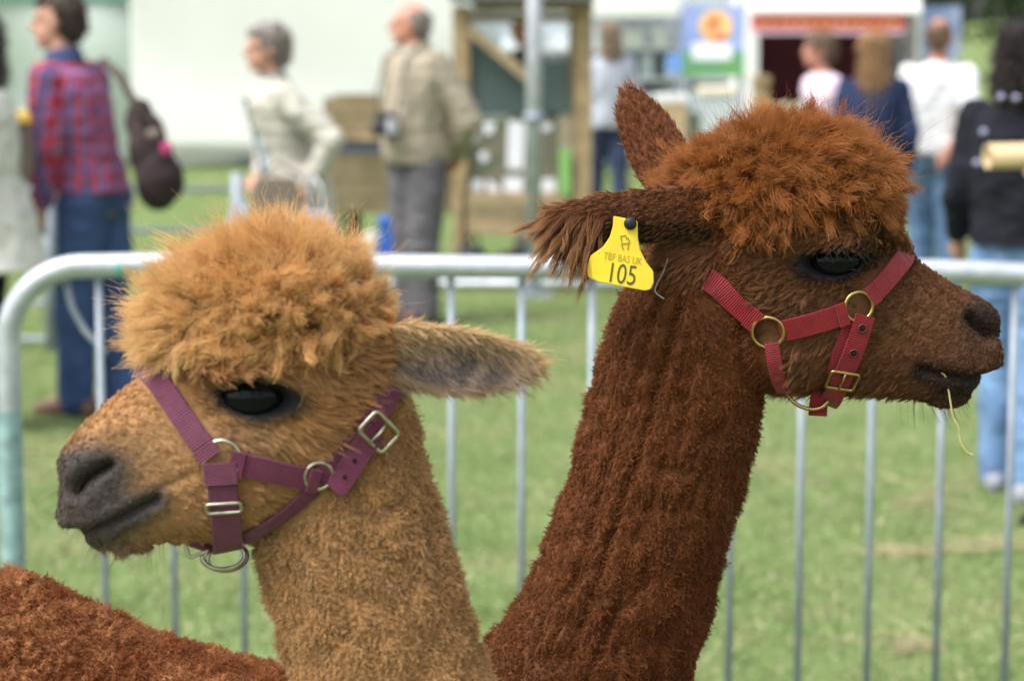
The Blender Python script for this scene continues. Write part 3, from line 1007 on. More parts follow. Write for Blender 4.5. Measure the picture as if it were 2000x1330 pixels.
while xx < gx(1745, YT - .9, 1.7):
    wd_ = .03 + .04 * g.random(); h_ = .03 + .025 * g.random()
    zc = (gz(58, YT - .9) + gz(28, YT - .9)) / 2 - .01
    MB().box(xx, xx + wd_, YT - .906, YT - .899, zc - h_ / 2, zc + h_ / 2).build('painted_mark', M_FL, fas)
    xx += wd_ + .02 + .02 * g.random()
MB().box(gx(1468, YT - .9, 1.7), gx(1768, YT - .9, 1.7), YT - .902, YT - .862, zt2(66), zt2(58) - .002).build('fascia_trim', mat('lilac_trim', (.62, .45, .55), .5), tr)
aw = MB(); a0, a1 = gx(1462, YT - .95, 1.7), gx(1800, YT - .95, 1.7)
aw.loft([[(a0, YT - .95, zt2(27)), (a0, YT - .95, zt2(20)), (a0, YT + .1, 2.25), (a0, YT + .1, 2.2)], [(a1, YT - .95, zt2(27)), (a1, YT - .95, zt2(20)), (a1, YT + .1, 2.25), (a1, YT + .1, 2.2)]])
aw.build('awning', M_PVC, tr)
MB().box(gx(1796, YT, 1.3), gx(1888, YT, 1.3), YT + .3, YT + .34, zt2(120), zt2(12)).build('menu_panel', mat('menu_blue', (.20, .30, .60), .5, col2=(.45, .50, .66), nscale=5), tr)
for dx in (-.9, .9):
    cx_ = (tx0 + tx1) / 2 + dx * .35
    MB().tube([(cx_, YT + .06, .28), (cx_, YT + .2, .28)], .28, 24).build("wheel", mat("tyre", (.02, .02, .02), .8), tr, True)
for px_ in (1500, 1530, 1556):
    x = gx(px_, YT, 1)
    o = MB().tube([(x, YT - .1, zt2(238) + .05), (x, YT - .1, zt2(238) + .14), (x, YT - .1, zt2(238) + .16)], [.04, .04, .025], 12).build('jar', mat('jar_glaze', (.55, .58, .45), .4), None, True)
    tag(o, 'squat jar on the catering trailer counter', 'jar', 'jars on the trailer counter')
# boxes between the stalls
YX = 18.5
def crate(px0, px1, py0, py1, m, label, cat='box', Y=YX, lid=None, z0=None):
    x0, x1 = gx(px0, Y, .8), gx(px1, Y, .8)
    e = empty('crate', ((x0 + x1) / 2, Y, 0), label, cat)
    zt_, zb_ = gz(py0, Y), 0.0
    MB().box(x0, x1, Y, Y + .4, zb_, zt_ - .06).build('crate_body', m, e, bevel=.01)
    MB().box(x0 - .015, x1 + .015, Y - .015, Y + .415, zt_ - .06, zt_).build('lid', lid or m, e, bevel=.01)
M_CARD = mat('cardboard', (.50, .38, .22), .8, noise=.15, nscale=6)
crate(1284, 1342, 186, 240, M_CARD, 'tall cardboard carton with white top between the stalls', 'carton', lid=M_PVC)
crate(1372, 1436, 172, 240, M_PALE, 'pale plastic storage crate below the food banner', 'crate', lid=mat('cream_lid', (.72, .66, .52), .6))
crate(1478, 1502, 150, 240, M_W4, 'tall narrow brown crate at the trailer end', 'crate', Y=19.2)
crate(-30, 86, 222, 300, mat('dark_trunk', (.06, .05, .04), .7), 'dark trunk with yellow band beside the marquee', 'trunk', Y=16, lid=mat('yellow_band', (.55, .36, .04), .6))

# ================================================================== far hedge and trees beyond the stalls
def leaf_mass(name, cx, cy, cz, rx, ry, rz, n, seed, label, group, col=(.05, .09, .025)):
    g = np.random.default_rng(seed)
    e = empty(name, (cx, cy, 0), label, 'tree', group)
    MB().chain([(cx, cy, 0), (cx + .1, cy, cz * .6), (cx - .1, cy, cz)], [.3, .22, .12]).build('trunk', mat('bark', (.09, .07, .05), .9), e, True)
    d = g.normal(size=(n, 3)); d /= np.linalg.norm(d, axis=1)[:, None]
    r = g.random(n) ** .4 * (.75 + .5 * VN(d * 2 + seed, 1.7))
    P = np.array((cx, cy, cz)) + d * r[:, None] * np.array((rx, ry, rz))
    s = .10 + .12 * g.random(n)
    a = g.normal(size=(n, 3)); a /= np.linalg.norm(a, axis=1)[:, None]
    b = np.cross(a, g.normal(size=(n, 3))); b /= np.linalg.norm(b, axis=1)[:, None]
    V = np.stack([P - a * s[:, None], P + b * s[:, None] * .6, P + a * s[:, None], P - b * s[:, None] * .6], 1)
    me = bpy.data.meshes.new('crown'); me.from_pydata(V.reshape(-1, 3).tolist(), [], [(4 * i, 4 * i + 1, 4 * i + 2, 4 * i + 3) for i in range(n)]); me.update()
    link('crown', me, mat('leaves', col, .7, noise=.5, nscale=1.5), e)
for k in range(9):
    leaf_mass('tree', -14 + 3.6 * k, 62 + 3 * (k % 3), 3.2 + .5 * (k % 2), 2.6, 2.2, 2.9, 2200, 30 + k, 'bushy green tree in the line beyond the stalls', 'trees beyond the stalls')
# ================================================================== people
def plaid_mat():
    m = bpy.data.materials.new('red_blue_check'); m.use_nodes = True
    t = m.node_tree; b = t.nodes['Principled BSDF']
    at = t.nodes.new('ShaderNodeAttribute'); at.attribute_name = 'cloth'
    sp = t.nodes.new('ShaderNodeSeparateXYZ'); t.links.new(at.outputs['Vector'], sp.inputs[0])
    def band(sock, k, ph, lo):
        mu = t.nodes.new('ShaderNodeMath'); mu.operation = 'MULTIPLY_ADD'; mu.inputs[1].default_value = k; mu.inputs[2].default_value = ph
        t.links.new(sock, mu.inputs[0])
        s = t.nodes.new('ShaderNodeMath'); s.operation = 'SINE'; t.links.new(mu.outputs[0], s.inputs[0])
        g = t.nodes.new('ShaderNodeMapRange'); g.inputs['From Min'].default_value = lo; g.inputs['From Max'].default_value = lo + .25
        t.links.new(s.outputs[0], g.inputs[0]); return g.outputs[0]
    def mix(f, a, bcol):
        mx = t.nodes.new('ShaderNodeMix'); mx.data_type = 'RGBA'
        t.links.new(f, mx.inputs[0])
        if isinstance(a, tuple): mx.inputs[6].default_value = (*a, 1)
        else: t.links.new(a, mx.inputs[6])
        mx.inputs[7].default_value = (*bcol, 1)
        return mx.outputs[2]
    def half(f, k):
        mu = t.nodes.new('ShaderNodeMath'); mu.operation = 'MULTIPLY'; mu.inputs[1].default_value = k; t.links.new(f, mu.inputs[0]); return mu.outputs[0]
    c = mix(half(band(sp.outputs['X'], 88, 0, .05), .85), (.33, .020, .024), (.05, .06, .17))
    c = mix(half(band(sp.outputs['Z'], 80, 1, .1), .42), c, (.10, .09, .24))
    c = mix(half(band(sp.outputs['X'], 176, .6, .7), .5), c, (.25, .20, .32))
    c = mix(half(band(sp.outputs['Z'], 160, .2, .7), .45), c, (.26, .18, .26))
    t.links.new(c, b.inputs['Base Color']); b.inputs['Roughness'].default_value = .85; b.inputs['Specular IOR Level'].default_value = .15
    return m

def fabric(name, c, c2=None, bump=.5, bscale=14):
    return mat(name, c, .88, 0, .15, noise=.18, nscale=5, bump=bump, bscale=bscale, col2=c2)
M_SKIN = mat('skin', (.50, .27, .19), .5, 0, .35, noise=.12, nscale=25)
M_SKIN2 = mat('ruddy_skin', (.52, .24, .17), .5, 0, .35, noise=.15, nscale=25)
M_LIP = mat('lips', (.36, .11, .10), .5)
M_DK = mat('pupil', (.02, .015, .012), .3)

class Person:
    def __init__(s, px, Y, H, face, label, lean=0.0, skin=None, hx=0.0, hz=0.0, stride=.12, voxel=.010, turn=0.0, arms=None, shift=0.0, splay=.09, kneef=.02):
        s.h = H / 1.75
        s.base = np.array((gx(px, Y, .8), Y, 0.0))
        s.f = np.array((math.cos(rad(face)), math.sin(rad(face)), 0)); s.s = np.array((-s.f[1], s.f[0], 0))
        s.lean, s.vx, s.shift = lean, voxel, shift
        s.root = empty('person', tuple(s.base), label, 'person')
        s.skin = skin or M_SKIN
        ha = rad(face + turn)
        s.hf = np.array((math.cos(ha), math.sin(ha), 0)); s.hs = np.array((-s.hf[1], s.hf[0], 0))
        s.hoff = (hx, hz)
        s.arms = arms or {}
        s.stride, s.splay, s.kneef = stride, splay, kneef
        s.joints()
        s.body()
    def L(s, a, b, z):
        """side (left +), forward, height for a 1.75 m figure -> world, with the trunk's lean"""
        k = max(0.0, z - .93)
        return s.base + s.h * (s.s * a + s.f * (b + s.lean * k + s.shift * min(1, z / .93)) + np.array((0, 0, z - s.lean * s.lean * k * .35)))
    def Hd(s, a, b, z):
        c = s.L(0, .0, 1.60)
        return c + s.h * (s.hs * (a) + s.hf * (b + s.hoff[0]) + np.array((0, 0, z - 1.60 + s.hoff[1])))
    def joints(s):
        L = s.L
        s.hip = {k: L(.085 * k, 0, .92) for k in (1, -1)}
        st = s.stride
        s.ankle = {1: L(s.splay, st, .085), -1: L(-s.splay, -st, .085)}
        s.knee = {k: (s.hip[k] + s.ankle[k]) / 2 + s.f * s.kneef + np.array((0, 0, .02)) for k in (1, -1)}
        s.sh = {k: L(.175 * k, 0, 1.42) for k in (1, -1)}
        s.elb, s.wri = {}, {}
        for k in (1, -1):
            e, w_ = s.arms.get(k, ((.235, -.03, 1.13), (.23, .05, .88)))
            s.elb[k] = L(e[0] * k, e[1], e[2]); s.wri[k] = L(w_[0] * k, w_[1], w_[2])
    def torso(s, mb, g, z0=.84, z1=1.50, flare=0.0, belly=0.0):
        prof = [(.84, .165, .115), (.95, .170, .125), (1.08, .150, .115), (1.24, .168, .125), (1.36, .182, .122), (1.43, .150, .100), (1.48, .085, .075), (1.53, .056, .060)]
        zs_ = sorted({z for z, _, _ in prof if z0 <= z <= z1} | {z0, z1})
        rings = []
        for z in zs_:
            a = np.interp(z, [p[0] for p in prof], [p[1] for p in prof]) + g + flare * max(0, (1.1 - z)) * 1.2
            b = np.interp(z, [p[0] for p in prof], [p[2] for p in prof]) + g + flare * max(0, (1.1 - z)) * 1.2
            if z > 1.46: a, b = a - g * .6, b - g * .6
            by = belly * math.exp(-((z - 1.05) / .12) ** 2)
            rings.append([s.L(a * math.cos(t), (b + by * max(0, math.sin(t))) * math.sin(t), z) for t in np.linspace(0, 2 * math.pi, 24, endpoint=False)])
        mb.loft(rings)
    def hand(s, mb, w_, d, curl=.5):
        """palm, four unequal fingers and a thumb leaving the side of the palm"""
        h = s.h
        d = d / np.linalg.norm(d)
        side = s.f - d * (s.f @ d)
        if np.linalg.norm(side) < .1: side = s.s - d * (s.s @ d)
        side /= np.linalg.norm(side); nrm = np.cross(d, side)
        mb.cap(w_, .026 * h, w_ + d * .075 * h, .036 * h)
        k0 = w_ + d * .085 * h
        for i, (o, ln) in enumerate(((-.030, .070), (-.010, .080), (.010, .076), (.030, .060))):
            a = k0 + side * o * h
            b_ = a + (d * .85 + nrm * curl * .4) * ln * .5 * h
            c_ = b_ + (d * .55 + nrm * curl) * ln * .5 * h
            mb.chain([a, b_, c_], [.0105 * h, .0095 * h, .008 * h], 8)
        a = w_ + d * .03 * h + side * .028 * h
        mb.chain([a, a + (side * .7 + d * .7) * .035 * h, a + (side * .75 + d * 1.7) * .04 * h], [.013 * h, .011 * h, .009 * h], 8)
    def body(s):
        mb = MB(); h = s.h
        s.torso(mb, -.012)
        for k in (1, -1):
            mb.chain([s.hip[k], s.knee[k], s.ankle[k]], [.082 * h, .054 * h, .036 * h])
            mb.cap(s.ankle[k] - np.array((0, 0, .03)), .034 * h, s.ankle[k] + s.f * .12 * h - np.array((0, 0, .045 * h)), .03 * h)
            mb.chain([s.sh[k], s.elb[k], s.wri[k]], [.052 * h, .042 * h, .027 * h])
            s.hand(mb, s.wri[k], s.wri[k] - s.elb[k])
        mb.cap(s.L(0, -.005, 1.46), .056 * h, s.Hd(0, -.012, 1.58), .052 * h)
        R = np.stack([s.hs, s.hf, (0, 0, 1)], 1)
        mb.ell(s.Hd(0, -.012, 1.675), (.076 * h, .096 * h, .088 * h), R)
        mb.ell(s.Hd(0, .022, 1.612), (.060 * h, .070 * h, .078 * h), R)
        mb.ell(s.Hd(0, .066, 1.556), (.026 * h, .024 * h, .020 * h), R)
        mb.cap(s.Hd(0, .088, 1.665), .010 * h, s.Hd(0, .108, 1.625), .015 * h)
        mb.cap(s.Hd(-.035, .078, 1.678), .010 * h, s.Hd(.035, .078, 1.678), .010 * h)
        mb.cap(s.Hd(-.018, .088, 1.588), .009 * h, s.Hd(.018, .088, 1.588), .009 * h)
        for k in (1, -1):
            mb.ell(s.Hd(.078 * k, -.005, 1.640), (.010 * h, .020 * h, .032 * h), R)
        me = remesh(mb, s.vx * .8, 2)
        link('body', me, s.skin, s.root)
        for k in (1, -1):
            MB().ell(s.Hd(.032 * k, .082, 1.655), (.012 * h, .012 * h, .007 * h), R, 10, 6).build('eye', M_DK, s.root, True)
        MB().ell(s.Hd(0, .0945, 1.588), (.024 * h, .008 * h, .006 * h), R, 10, 6).build('mouth', M_LIP, s.root, True)
    def top(s, m, name='jacket', z0=.80, g=.022, flare=.0, sleeve=1.0, sr=(.068, .060, .044), collar=None, belly=0.0, cloth=False):
        mb = MB(); h = s.h
        s.torso(mb, g, z0, 1.50, flare, belly)
        for k in (1, -1):
            if sleeve >= 1:
                mb.chain([s.sh[k], s.elb[k], s.wri[k] + (s.elb[k] - s.wri[k]) * .06], [sr[0] * h, sr[1] * h, sr[2] * h])
            else:
                mb.cap(s.sh[k], sr[0] * h, s.sh[k] + (s.elb[k] - s.sh[k]) * sleeve, sr[1] * h)
        me = remesh(mb, s.vx, 3)
        V, N, T = tri_arr(me)
        wv = VN.fbm(V * np.array((1, 1, .6)), 11, 3) - .5
        cr = np.abs(2 * VN(V * np.array((1, 1, 1.6)) + V[:, 2:3] * .5, 13) - 1)
        V = V + N * (wv * .036 + (cr - .5) * .012)[:, None]
        me.vertices.foreach_set('co', V.ravel()); me.update()
        if cloth:
            q = V - s.base
            a = q @ s.s; b = q @ s.f
            at = me.attributes.new('cloth', 'FLOAT_VECTOR', 'POINT')
            at.data.foreach_set('vector', np.stack([np.arctan2(b - .05, a) * .2, b, q[:, 2]], 1).astype(np.float32).ravel())
        o = link(name, me, m, s.root)
        if collar is not None:
            c = MB()
            rings = []
            for z, r_ in ((1.475, .088), (1.53, .080), (1.535, .070), (1.48, .076)):
                rings.append([s.L(r_ * math.cos(t), r_ * math.sin(t) * .95 - .005, z - .015 * math.sin(t)) for t in np.linspace(0, 2 * math.pi, 20, endpoint=False)])
            rings.append(rings[0])
            c.loft(rings, caps=False).build('collar', collar, o, True)
        return o
    def legs(s, m, name='trousers', r=(.105, .082, .072), belt=None):
        mb = MB(); h = s.h
        s.torso(mb, .006, .84, 1.06)
        for k in (1, -1):
            mb.chain([s.hip[k] - np.array((0, 0, .02)), s.knee[k], s.ankle[k] + np.array((0, 0, -.01))], [x * h for x in r])
        me = remesh(mb, s.vx, 3)
        V, N, T = tri_arr(me)
        cr = np.abs(2 * VN(V * np.array((1, 1, 1.8)) + 4, 12) - 1)
        V = V + N * ((VN.fbm(V * np.array((1, 1, .8)) + 7, 12, 3) - .5) * .026 + (cr - .5) * .010)[:, None]
        me.vertices.foreach_set('co', V.ravel()); me.update()
        link(name, me, m, s.root)
        if belt:
            rings = [[s.L(a * math.cos(t), b * math.sin(t), z) for t in np.linspace(0, 2 * math.pi, 24, endpoint=False)] for z, a, b in ((1.03, .178, .142), (1.065, .178, .142))]
            MB().loft(rings).build('belt', belt, s.root, True)
    def shoes(s, m):
        for k in (1, -1):
            a = s.ankle[k]; h = s.h
            rings = []
            for b, wd_, zt_ in ((-.085, .022, .06), (-.07, .036, .085), (0, .042, .105), (.08, .046, .075), (.15, .046, .055), (.19, .034, .04), (.205, .018, .025)):
                c = np.array((a[0], a[1], 0)) + s.f * b * h
                rings.append([c + s.s * wd_ * math.cos(t) * h + np.array((0, 0, max(0.002, zt_ * h / 2 * (1 + math.sin(t) * 1.05)))) for t in np.linspace(0, 2 * math.pi, 14, endpoint=False)])
            MB().loft(rings).build('shoe', m, s.root, True)
    def hair(s, m, long=0.0, vol=1.0, bald=0.0):
        mb = MB(); h = s.h
        R = np.stack([s.hs, s.hf, (0, 0, 1)], 1)
        mb.ell(s.Hd(0, -.028, 1.690 - bald * .02), (.084 * h * vol, .096 * h * vol, (.088 - bald * .03) * h * vol), R)
        mb.ell(s.Hd(0, -.052, 1.640), (.076 * h * vol, .066 * h * vol, .080 * h), R)
        if not bald: mb.ell(s.Hd(0, .035, 1.735), (.064 * h, .055 * h, .030 * h * vol), R)
        if long:
            rings = []
            for z, a, b in ((1.70, .050, .04), (1.66, .076, .06), (1.58, .084, .062), (1.60 - long * .45, .084, .050), (1.60 - long * .8, .066, .035), (1.60 - long, .03, .015)):
                rings.append([s.Hd(a * vol * math.cos(t), -.065 - (.02 if z < 1.55 else 0) + b * math.sin(t), z) for t in np.linspace(0, 2 * math.pi, 18, endpoint=False)])
            mb.loft(rings)
        me = remesh(mb, .009, 2)
        V, N, T = tri_arr(me)
        V = V + N * ((VN.fbm(V * np.array((2.5, 2.5, .8)), 30, 2) - .5) * .022)[:, None]
        me.vertices.foreach_set('co', V.ravel()); me.update()
        link('hair', me, m, s.root)
        V, N, T = tri_arrays(me)
        nv = len(V)
        if not hasattr(Person, 'hm'): Person.hm = {}
        if m.name not in Person.hm: Person.hm[m.name] = hair_mat(m.name + '_strands', .5, .3, (.5, .42, .34), .6)
        base = np.array(HCOL.get(m.name.split('.')[0], (.1, .08, .06)))
        ln_ = .018 + .02 * (long > 0) - .010 * (bald > 0)
        comb = np.tile(np.array((0, 0, -.8)), (nv, 1)) - s.hf[None] * .5
        make_hair('hair_strands', V, N, T, np.ones(nv), 3500, np.full(nv, ln_), comb, np.tile(base, (nv, 1)), s.root, Person.hm[m.name], lift=.55, clump_area=150e-6, clump=.5,
                  rand=.3, K=4, r0=.0011, r1=.0004, seed=int(nv), cvar=.25)

def tri_arr(me):
    V = np.empty(len(me.vertices) * 3); me.vertices.foreach_get('co', V)
    N = np.empty(len(me.vertices) * 3); me.vertices.foreach_get('normal', N)
    return V.reshape(-1, 3), N.reshape(-1, 3), None

M_JEAN = fabric('blue_denim', (.055, .095, .21), (.035, .06, .14)); M_JEAN2 = fabric('faded_denim', (.16, .27, .44), (.11, .19, .34))
M_BLACKC = fabric('black_cloth', (.014, .015, .022)); M_GREYT = fabric('grey_flannel', (.115, .11, .12))
M_CREAM = fabric('cream_cotton', (.50, .48, .42), (.38, .36, .32)); M_BEIGE = fabric('beige_cotton', (.34, .30, .23), (.27, .235, .18))
M_NAVY = fabric('navy_knit', (.022, .035, .085)); M_WHITE = fabric('white_cotton', (.66, .66, .68), (.56, .56, .60))
HCOL = {}
def hairm(n, c):
    HCOL[n] = c
    return mat(n, c, .6, 0, .3, noise=.35, nscale=40, bump=.5, bscale=80)
M_BROWNH = hairm('brown_hair', (.05, .035, .028)); M_GREYH = hairm('grey_hair', (.27, .24, .22)); M_BLOND = hairm('blonde_hair', (.36, .22, .11)); M_DARKH = hairm('dark_hair', (.022, .016, .02))
M_SHOE_B = mat('brown_leather', (.17, .09, .06), .5); M_SHOE_G = mat('grey_shoe', (.30, .31, .36), .6); M_SHOE_K = mat('black_shoe', (.02, .02, .02), .5)

# man in a checked shirt, back to us
P = Person(186, 10.0, 1.735, 158, 'man in a red and blue checked shirt and jeans with shoulder bag', lean=.24, turn=18, stride=.06, voxel=.009,
           arms={1: ((.245, .02, 1.12), (.22, .12, .90)), -1: ((.25, .06, 1.14), (.20, .22, 1.0))})
plaid = P.top(plaid_mat(), 'shirt', .93, .022, sr=(.072, .062, .050), collar=mat('navy_collar', (.03, .045, .11), .8), cloth=True)
P.legs(M_JEAN, r=(.115, .09, .082)); P.shoes(M_SHOE_B); P.hair(M_BROWNH, vol=.98)
MB().box(*sorted((P.L(-.10, -.135, .92)[0], P.L(-.03, -.135, .92)[0])), P.L(-.07, -.135, .9)[1] - .02, P.L(-.07, -.135, .9)[1] + .01, .855, .875).build('pocket_patch', mat('tan_patch', (.45, .36, .25), .7), P.root)
# his bag
YK = 9.75
bp_ = empty('shoulder_bag', (gx(300, YK, 1.0), YK, gz(420, YK)), 'slouchy dark brown shoulder bag with pink badge on man in checked shirt', 'bag')
c_ = lambda x, y, d=0: pt(x, y, YK + d)
mbb = MB().ell(c_(312, 350), (.10, .09, .135)).ell(c_(290, 290, .02), (.085, .08, .14)).ell(c_(275, 245, .05), (.06, .06, .11))
meb = remesh(mbb, .010, 5)
V, N, _ = tri_arr(meb); V = V + N * ((VN.fbm(V, 14, 3) - .5) * .035)[:, None]; meb.vertices.foreach_set('co', V.ravel()); meb.update()
link('bag_body', meb, fabric('dark_brown_canvas', (.050, .034, .034), (.035, .024, .026)), bp_)
MB().tube([c_(285, 250, -.03), c_(262, 200, 0), c_(235, 150, .05), c_(200, 118, .12)], .018, 8).build('strap', mat('brown_strap', (.06, .045, .035), .7), bp_, True)
MB().ell(c_(325, 290, -.085), (.025, .012, .028)).build('badge', mat('pink_badge', (.42, .04, .16), .5), bp_, True)
MB().ell(c_(300, 262, -.085), (.030, .012, .022)).build('flap', mat('taupe_flap', (.17, .14, .12), .7), bp_, True)

# lady in a cream jacket
P = Person(585, 11.2, 1.60, 196, 'grey haired lady in an open cream jacket carrying bags', lean=.24, turn=6, stride=.08, voxel=.009,
           arms={1: ((.28, -.17, 1.20), (.22, -.02, .98)), -1: ((.27, .05, 1.15), (.14, .16, 1.0))})
jk = P.top(M_CREAM, 'jacket', .66, .030, .10, sr=(.074, .070, .052), collar=mat('grey_collar', (.16, .16, .15), .8))
P.legs(M_BLACKC); P.shoes(M_SHOE_K); P.hair(M_GREYH, vol=1.08)
MB().loft([[P.L(a, b, z) for a, b in ((-.035, .09), (.035, .09), (.035, .150), (-.035, .150))] for z in (.78, 1.0, 1.2, 1.36)]).build('blouse', fabric('pale_blue_blouse', (.45, .58, .68)), P.root, True)
MB().loft([[P.L(a - .055, b, z) for a, b in ((-.022, .09), (.022, .09), (.022, .156), (-.022, .156))] for z in (.66, .9, 1.15, 1.40)]).build('scarf', fabric('navy_scarf', (.03, .035, .06)), P.root, True)
YL2 = 10.85
c_ = lambda x, y, d=0: pt(x, y, YL2 + d)
hb = empty('handbag', tuple(c_(538, 430)), 'taupe handbag held by the lady in cream', 'bag')
link('bag_body', remesh(MB().loft([[c_(x + dx, y, d) for dx, d in ((-wd_, -.05), (wd_, -.05), (wd_, .05), (-wd_, .05))] for x, y, wd_ in ((538, 345, 38), (538, 380, 48), (538, 440, 52), (538, 470, 48))]), .010, 4), fabric('taupe_canvas', (.20, .165, .13)), hb)
MB().tube([c_(510, 350), c_(540, 318, -.02), c_(590, 345, -.02)], .008, 8).build('handle', mat('taupe_handle', (.16, .13, .10), .7), hb, True)
cb = empty('carrier_bag', tuple(c_(618, 470)), 'blue and white carrier bag hanging from the lady\'s arm', 'bag')
link('bag_body', remesh(MB().loft([[c_(x + dx, y, d) for dx, d in ((-wd_, -.04), (wd_, -.04), (wd_, .04), (-wd_, .04))] for x, y, wd_ in ((618, 412, 26), (618, 440, 34), (616, 500, 34), (616, 540, 28))]), .012, 3), mat('blue_poly', (.05, .10, .32), .4, noise=0, col2=(.55, .60, .68), nscale=7), cb)
MB().tube([c_(600, 415), c_(606, 360, -.02), c_(612, 345), c_(624, 362, -.02), c_(634, 415)], .007, 8).build('handle', mat('white_poly', (.75, .76, .78), .5), cb, True)
fo = [c_(x, y) for x, y in ((458, 392), (488, 400), (470, 470), (436, 455))]
tag(MB().loft([[p + np.array((0, .004, 0)) for p in fo], fo]).build('leaflet', mat('pale_blue_paper', (.42, .56, .75), .6)), 'pale blue leaflet in front of the lady in cream', 'leaflet')

# man with a camera
P = Person(816, 13.0, 1.72, 222, 'older man in a beige jacket with hands behind his back', lean=.02, turn=-38, skin=M_SKIN2, stride=.03, hz=-.02, hx=.03, voxel=.009,
           arms={1: ((.29, -.12, 1.12), (.10, -.20, .92)), -1: ((.27, -.10, 1.13), (.06, -.19, .93))})
P.top(M_BEIGE, 'jacket', .88, .040, .0, sr=(.082, .078, .056), collar=M_BEIGE, belly=.05)
P.legs(M_GREYT, r=(.12, .10, .09)); P.shoes(M_SHOE_K); P.hair(M_GREYH, bald=.8, vol=1.0)
cc = P.L(.03, .235, 1.09)
cm = empty('camera_on_strap', tuple(cc), 'black and silver camera hanging on the chest of the man in beige', 'camera')
Rm = np.stack([P.s, P.f, (0, 0, 1)], 1)
def obox(c, hx_, hy_, hz_): return MB().add([c + Rm @ np.array((a * hx_, b * hy_, d * hz_)) for a in (-1, 1) for b in (-1, 1) for d in (-1, 1)], [(0, 1, 3, 2), (4, 6, 7, 5), (0, 4, 5, 1), (2, 3, 7, 6), (0, 2, 6, 4), (1, 5, 7, 3)])
obox(cc, .07, .03, .05).build('camera_body', mat('camera_black', (.02, .022, .028), .5), cm, bevel=.006)
obox(cc + Rm @ np.array((0, .0, .058)), .03, .025, .014).build('viewfinder', mat('camera_black', (.02, .022, .028), .5), cm, bevel=.004)
MB().tube([cc + P.f * .028, cc + P.f * .085 - np.array((0, 0, .02))], [.036, .034], 18).build('lens', mat('lens_black', (.03, .03, .04), .3), cm, True)
obox(cc + Rm @ np.array((.058, .012, 0)), .022, .026, .04).build('silver_panel', mat('camera_silver', (.6, .6, .66), .35, .5), cm, bevel=.004)
for k in (1, -1):
    MB().tube([cc + Rm @ np.array((.07 * k, 0, .03)), P.L(.10 * k, .20, 1.25), P.L(.085 * k, .14, 1.45), P.L(.06 * k, .0, 1.53)], .007, 6).build('strap', mat('camera_strap', (.10, .09, .08), .7), cm, True)

# woman at the left edge in a white coat
P = Person(-35, 9.6, 1.64, 185, 'woman in a loose cream coat and black trousers by the barrier corner', lean=.05, stride=.05, arms={1: ((.27, .0, 1.12), (.25, .08, .92)), -1: ((.27, .0, 1.12), (.25, .08, .92))})
P.top(fabric('off_white_coat', (.62, .61, .56), (.50, .49, .45)), 'coat', .70, .055, .22, sr=(.088, .082, .066)); P.legs(M_BLACKC); P.shoes(M_SHOE_K); P.hair(M_DARKH, long=.16, vol=1.12)

# visitors further off
P = Person(1045, 16.6, 1.66, 196, 'man with ruddy face and dark green coat inside the timber shelter', lean=.12, skin=M_SKIN2, voxel=.013)
P.top(fabric('dark_green_wool', (.05, .065, .045)), 'coat', .72, .04, .1); P.legs(M_GREYT); P.shoes(M_SHOE_K); P.hair(M_GREYH, bald=.9)
P = Person(1188, 19.0, 1.58, 100, 'woman with fair hair and pale grey top beside the shelter post', voxel=.014)
P.top(fabric('pale_grey_knit', (.40, .43, .50)), 'jumper', .86, .03); P.legs(fabric('dark_denim', (.035, .05, .10))); P.shoes(M_SHOE_K); P.hair(hairm('fair_hair', (.34, .27, .19)), long=.18)
P = Person(1632, 14.4, 1.54, 200, 'woman with short brown hair in a pale pink shirt', lean=.22, skin=M_SKIN2, voxel=.012)
P.top(fabric('pink_cotton', (.74, .58, .70)), 'shirt', .85, .03); P.legs(M_BLACKC); P.shoes(M_SHOE_K); P.hair(hairm('light_brown_hair', (.16, .11, .07)), vol=1.1)
P = Person(1702, 13.6, 1.54, 85, 'woman with long golden hair and navy cardigan seen from behind', voxel=.012)
P.top(M_NAVY, 'cardigan', .82, .03); P.legs(fabric('dark_navy_skirt', (.02, .025, .05)), r=(.12, .1, .09)); P.shoes(M_SHOE_K); P.hair(M_BLOND, long=.36, vol=1.05)
P = Person(1828, 14.0, 1.62, 72, 'man in a white short sleeved shirt and pale jeans seen from behind', lean=.05, skin=M_SKIN2, voxel=.011, splay=.10,
           arms={1: ((.26, -.04, 1.13), (.28, .12, .95)), -1: ((.24, -.16, 1.16), (.10, -.19, .95))})
P.top(M_WHITE, 'shirt', .92, .040, .04, sleeve=.72, sr=(.070, .068, .05)); P.legs(M_JEAN2, r=(.115, .09, .085), belt=mat('tan_belt', (.12, .07, .04), .6)); P.shoes(M_SHOE_B); P.hair(hairm('cropped_hair', (.20, .12, .08)), bald=.6)
# woman in black with long dark hair
P = Person(1990, 8.25, 1.60, 64, 'woman in black jacket and faded jeans with long dark hair', stride=.10, voxel=.009, splay=.08,
           arms={1: ((.235, .0, 1.13), (.26, .09, .98)), -1: ((.22, .04, 1.13), (.16, .18, 1.02))})
jb = P.top(M_BLACKC, 'jacket', .95, .032, sr=(.075, .068, .052)); P.legs(M_JEAN2, r=(.112, .085, .08)); P.shoes(M_SHOE_G); P.hair(M_DARKH, long=.13, vol=1.14)
M_BDG = mat('pale_badge', (.30, .30, .42), .5)
for (x, y) in ((1955, 190), (1984, 192), (1921, 258), (1908, 318)):
    d = ray(x, y); q = C0 + d * ((8.25 - .165) / d[1])
    MB().ell(q, (.011, .03, .011), n=12, m=8).build('badge', M_BDG, jb, True)
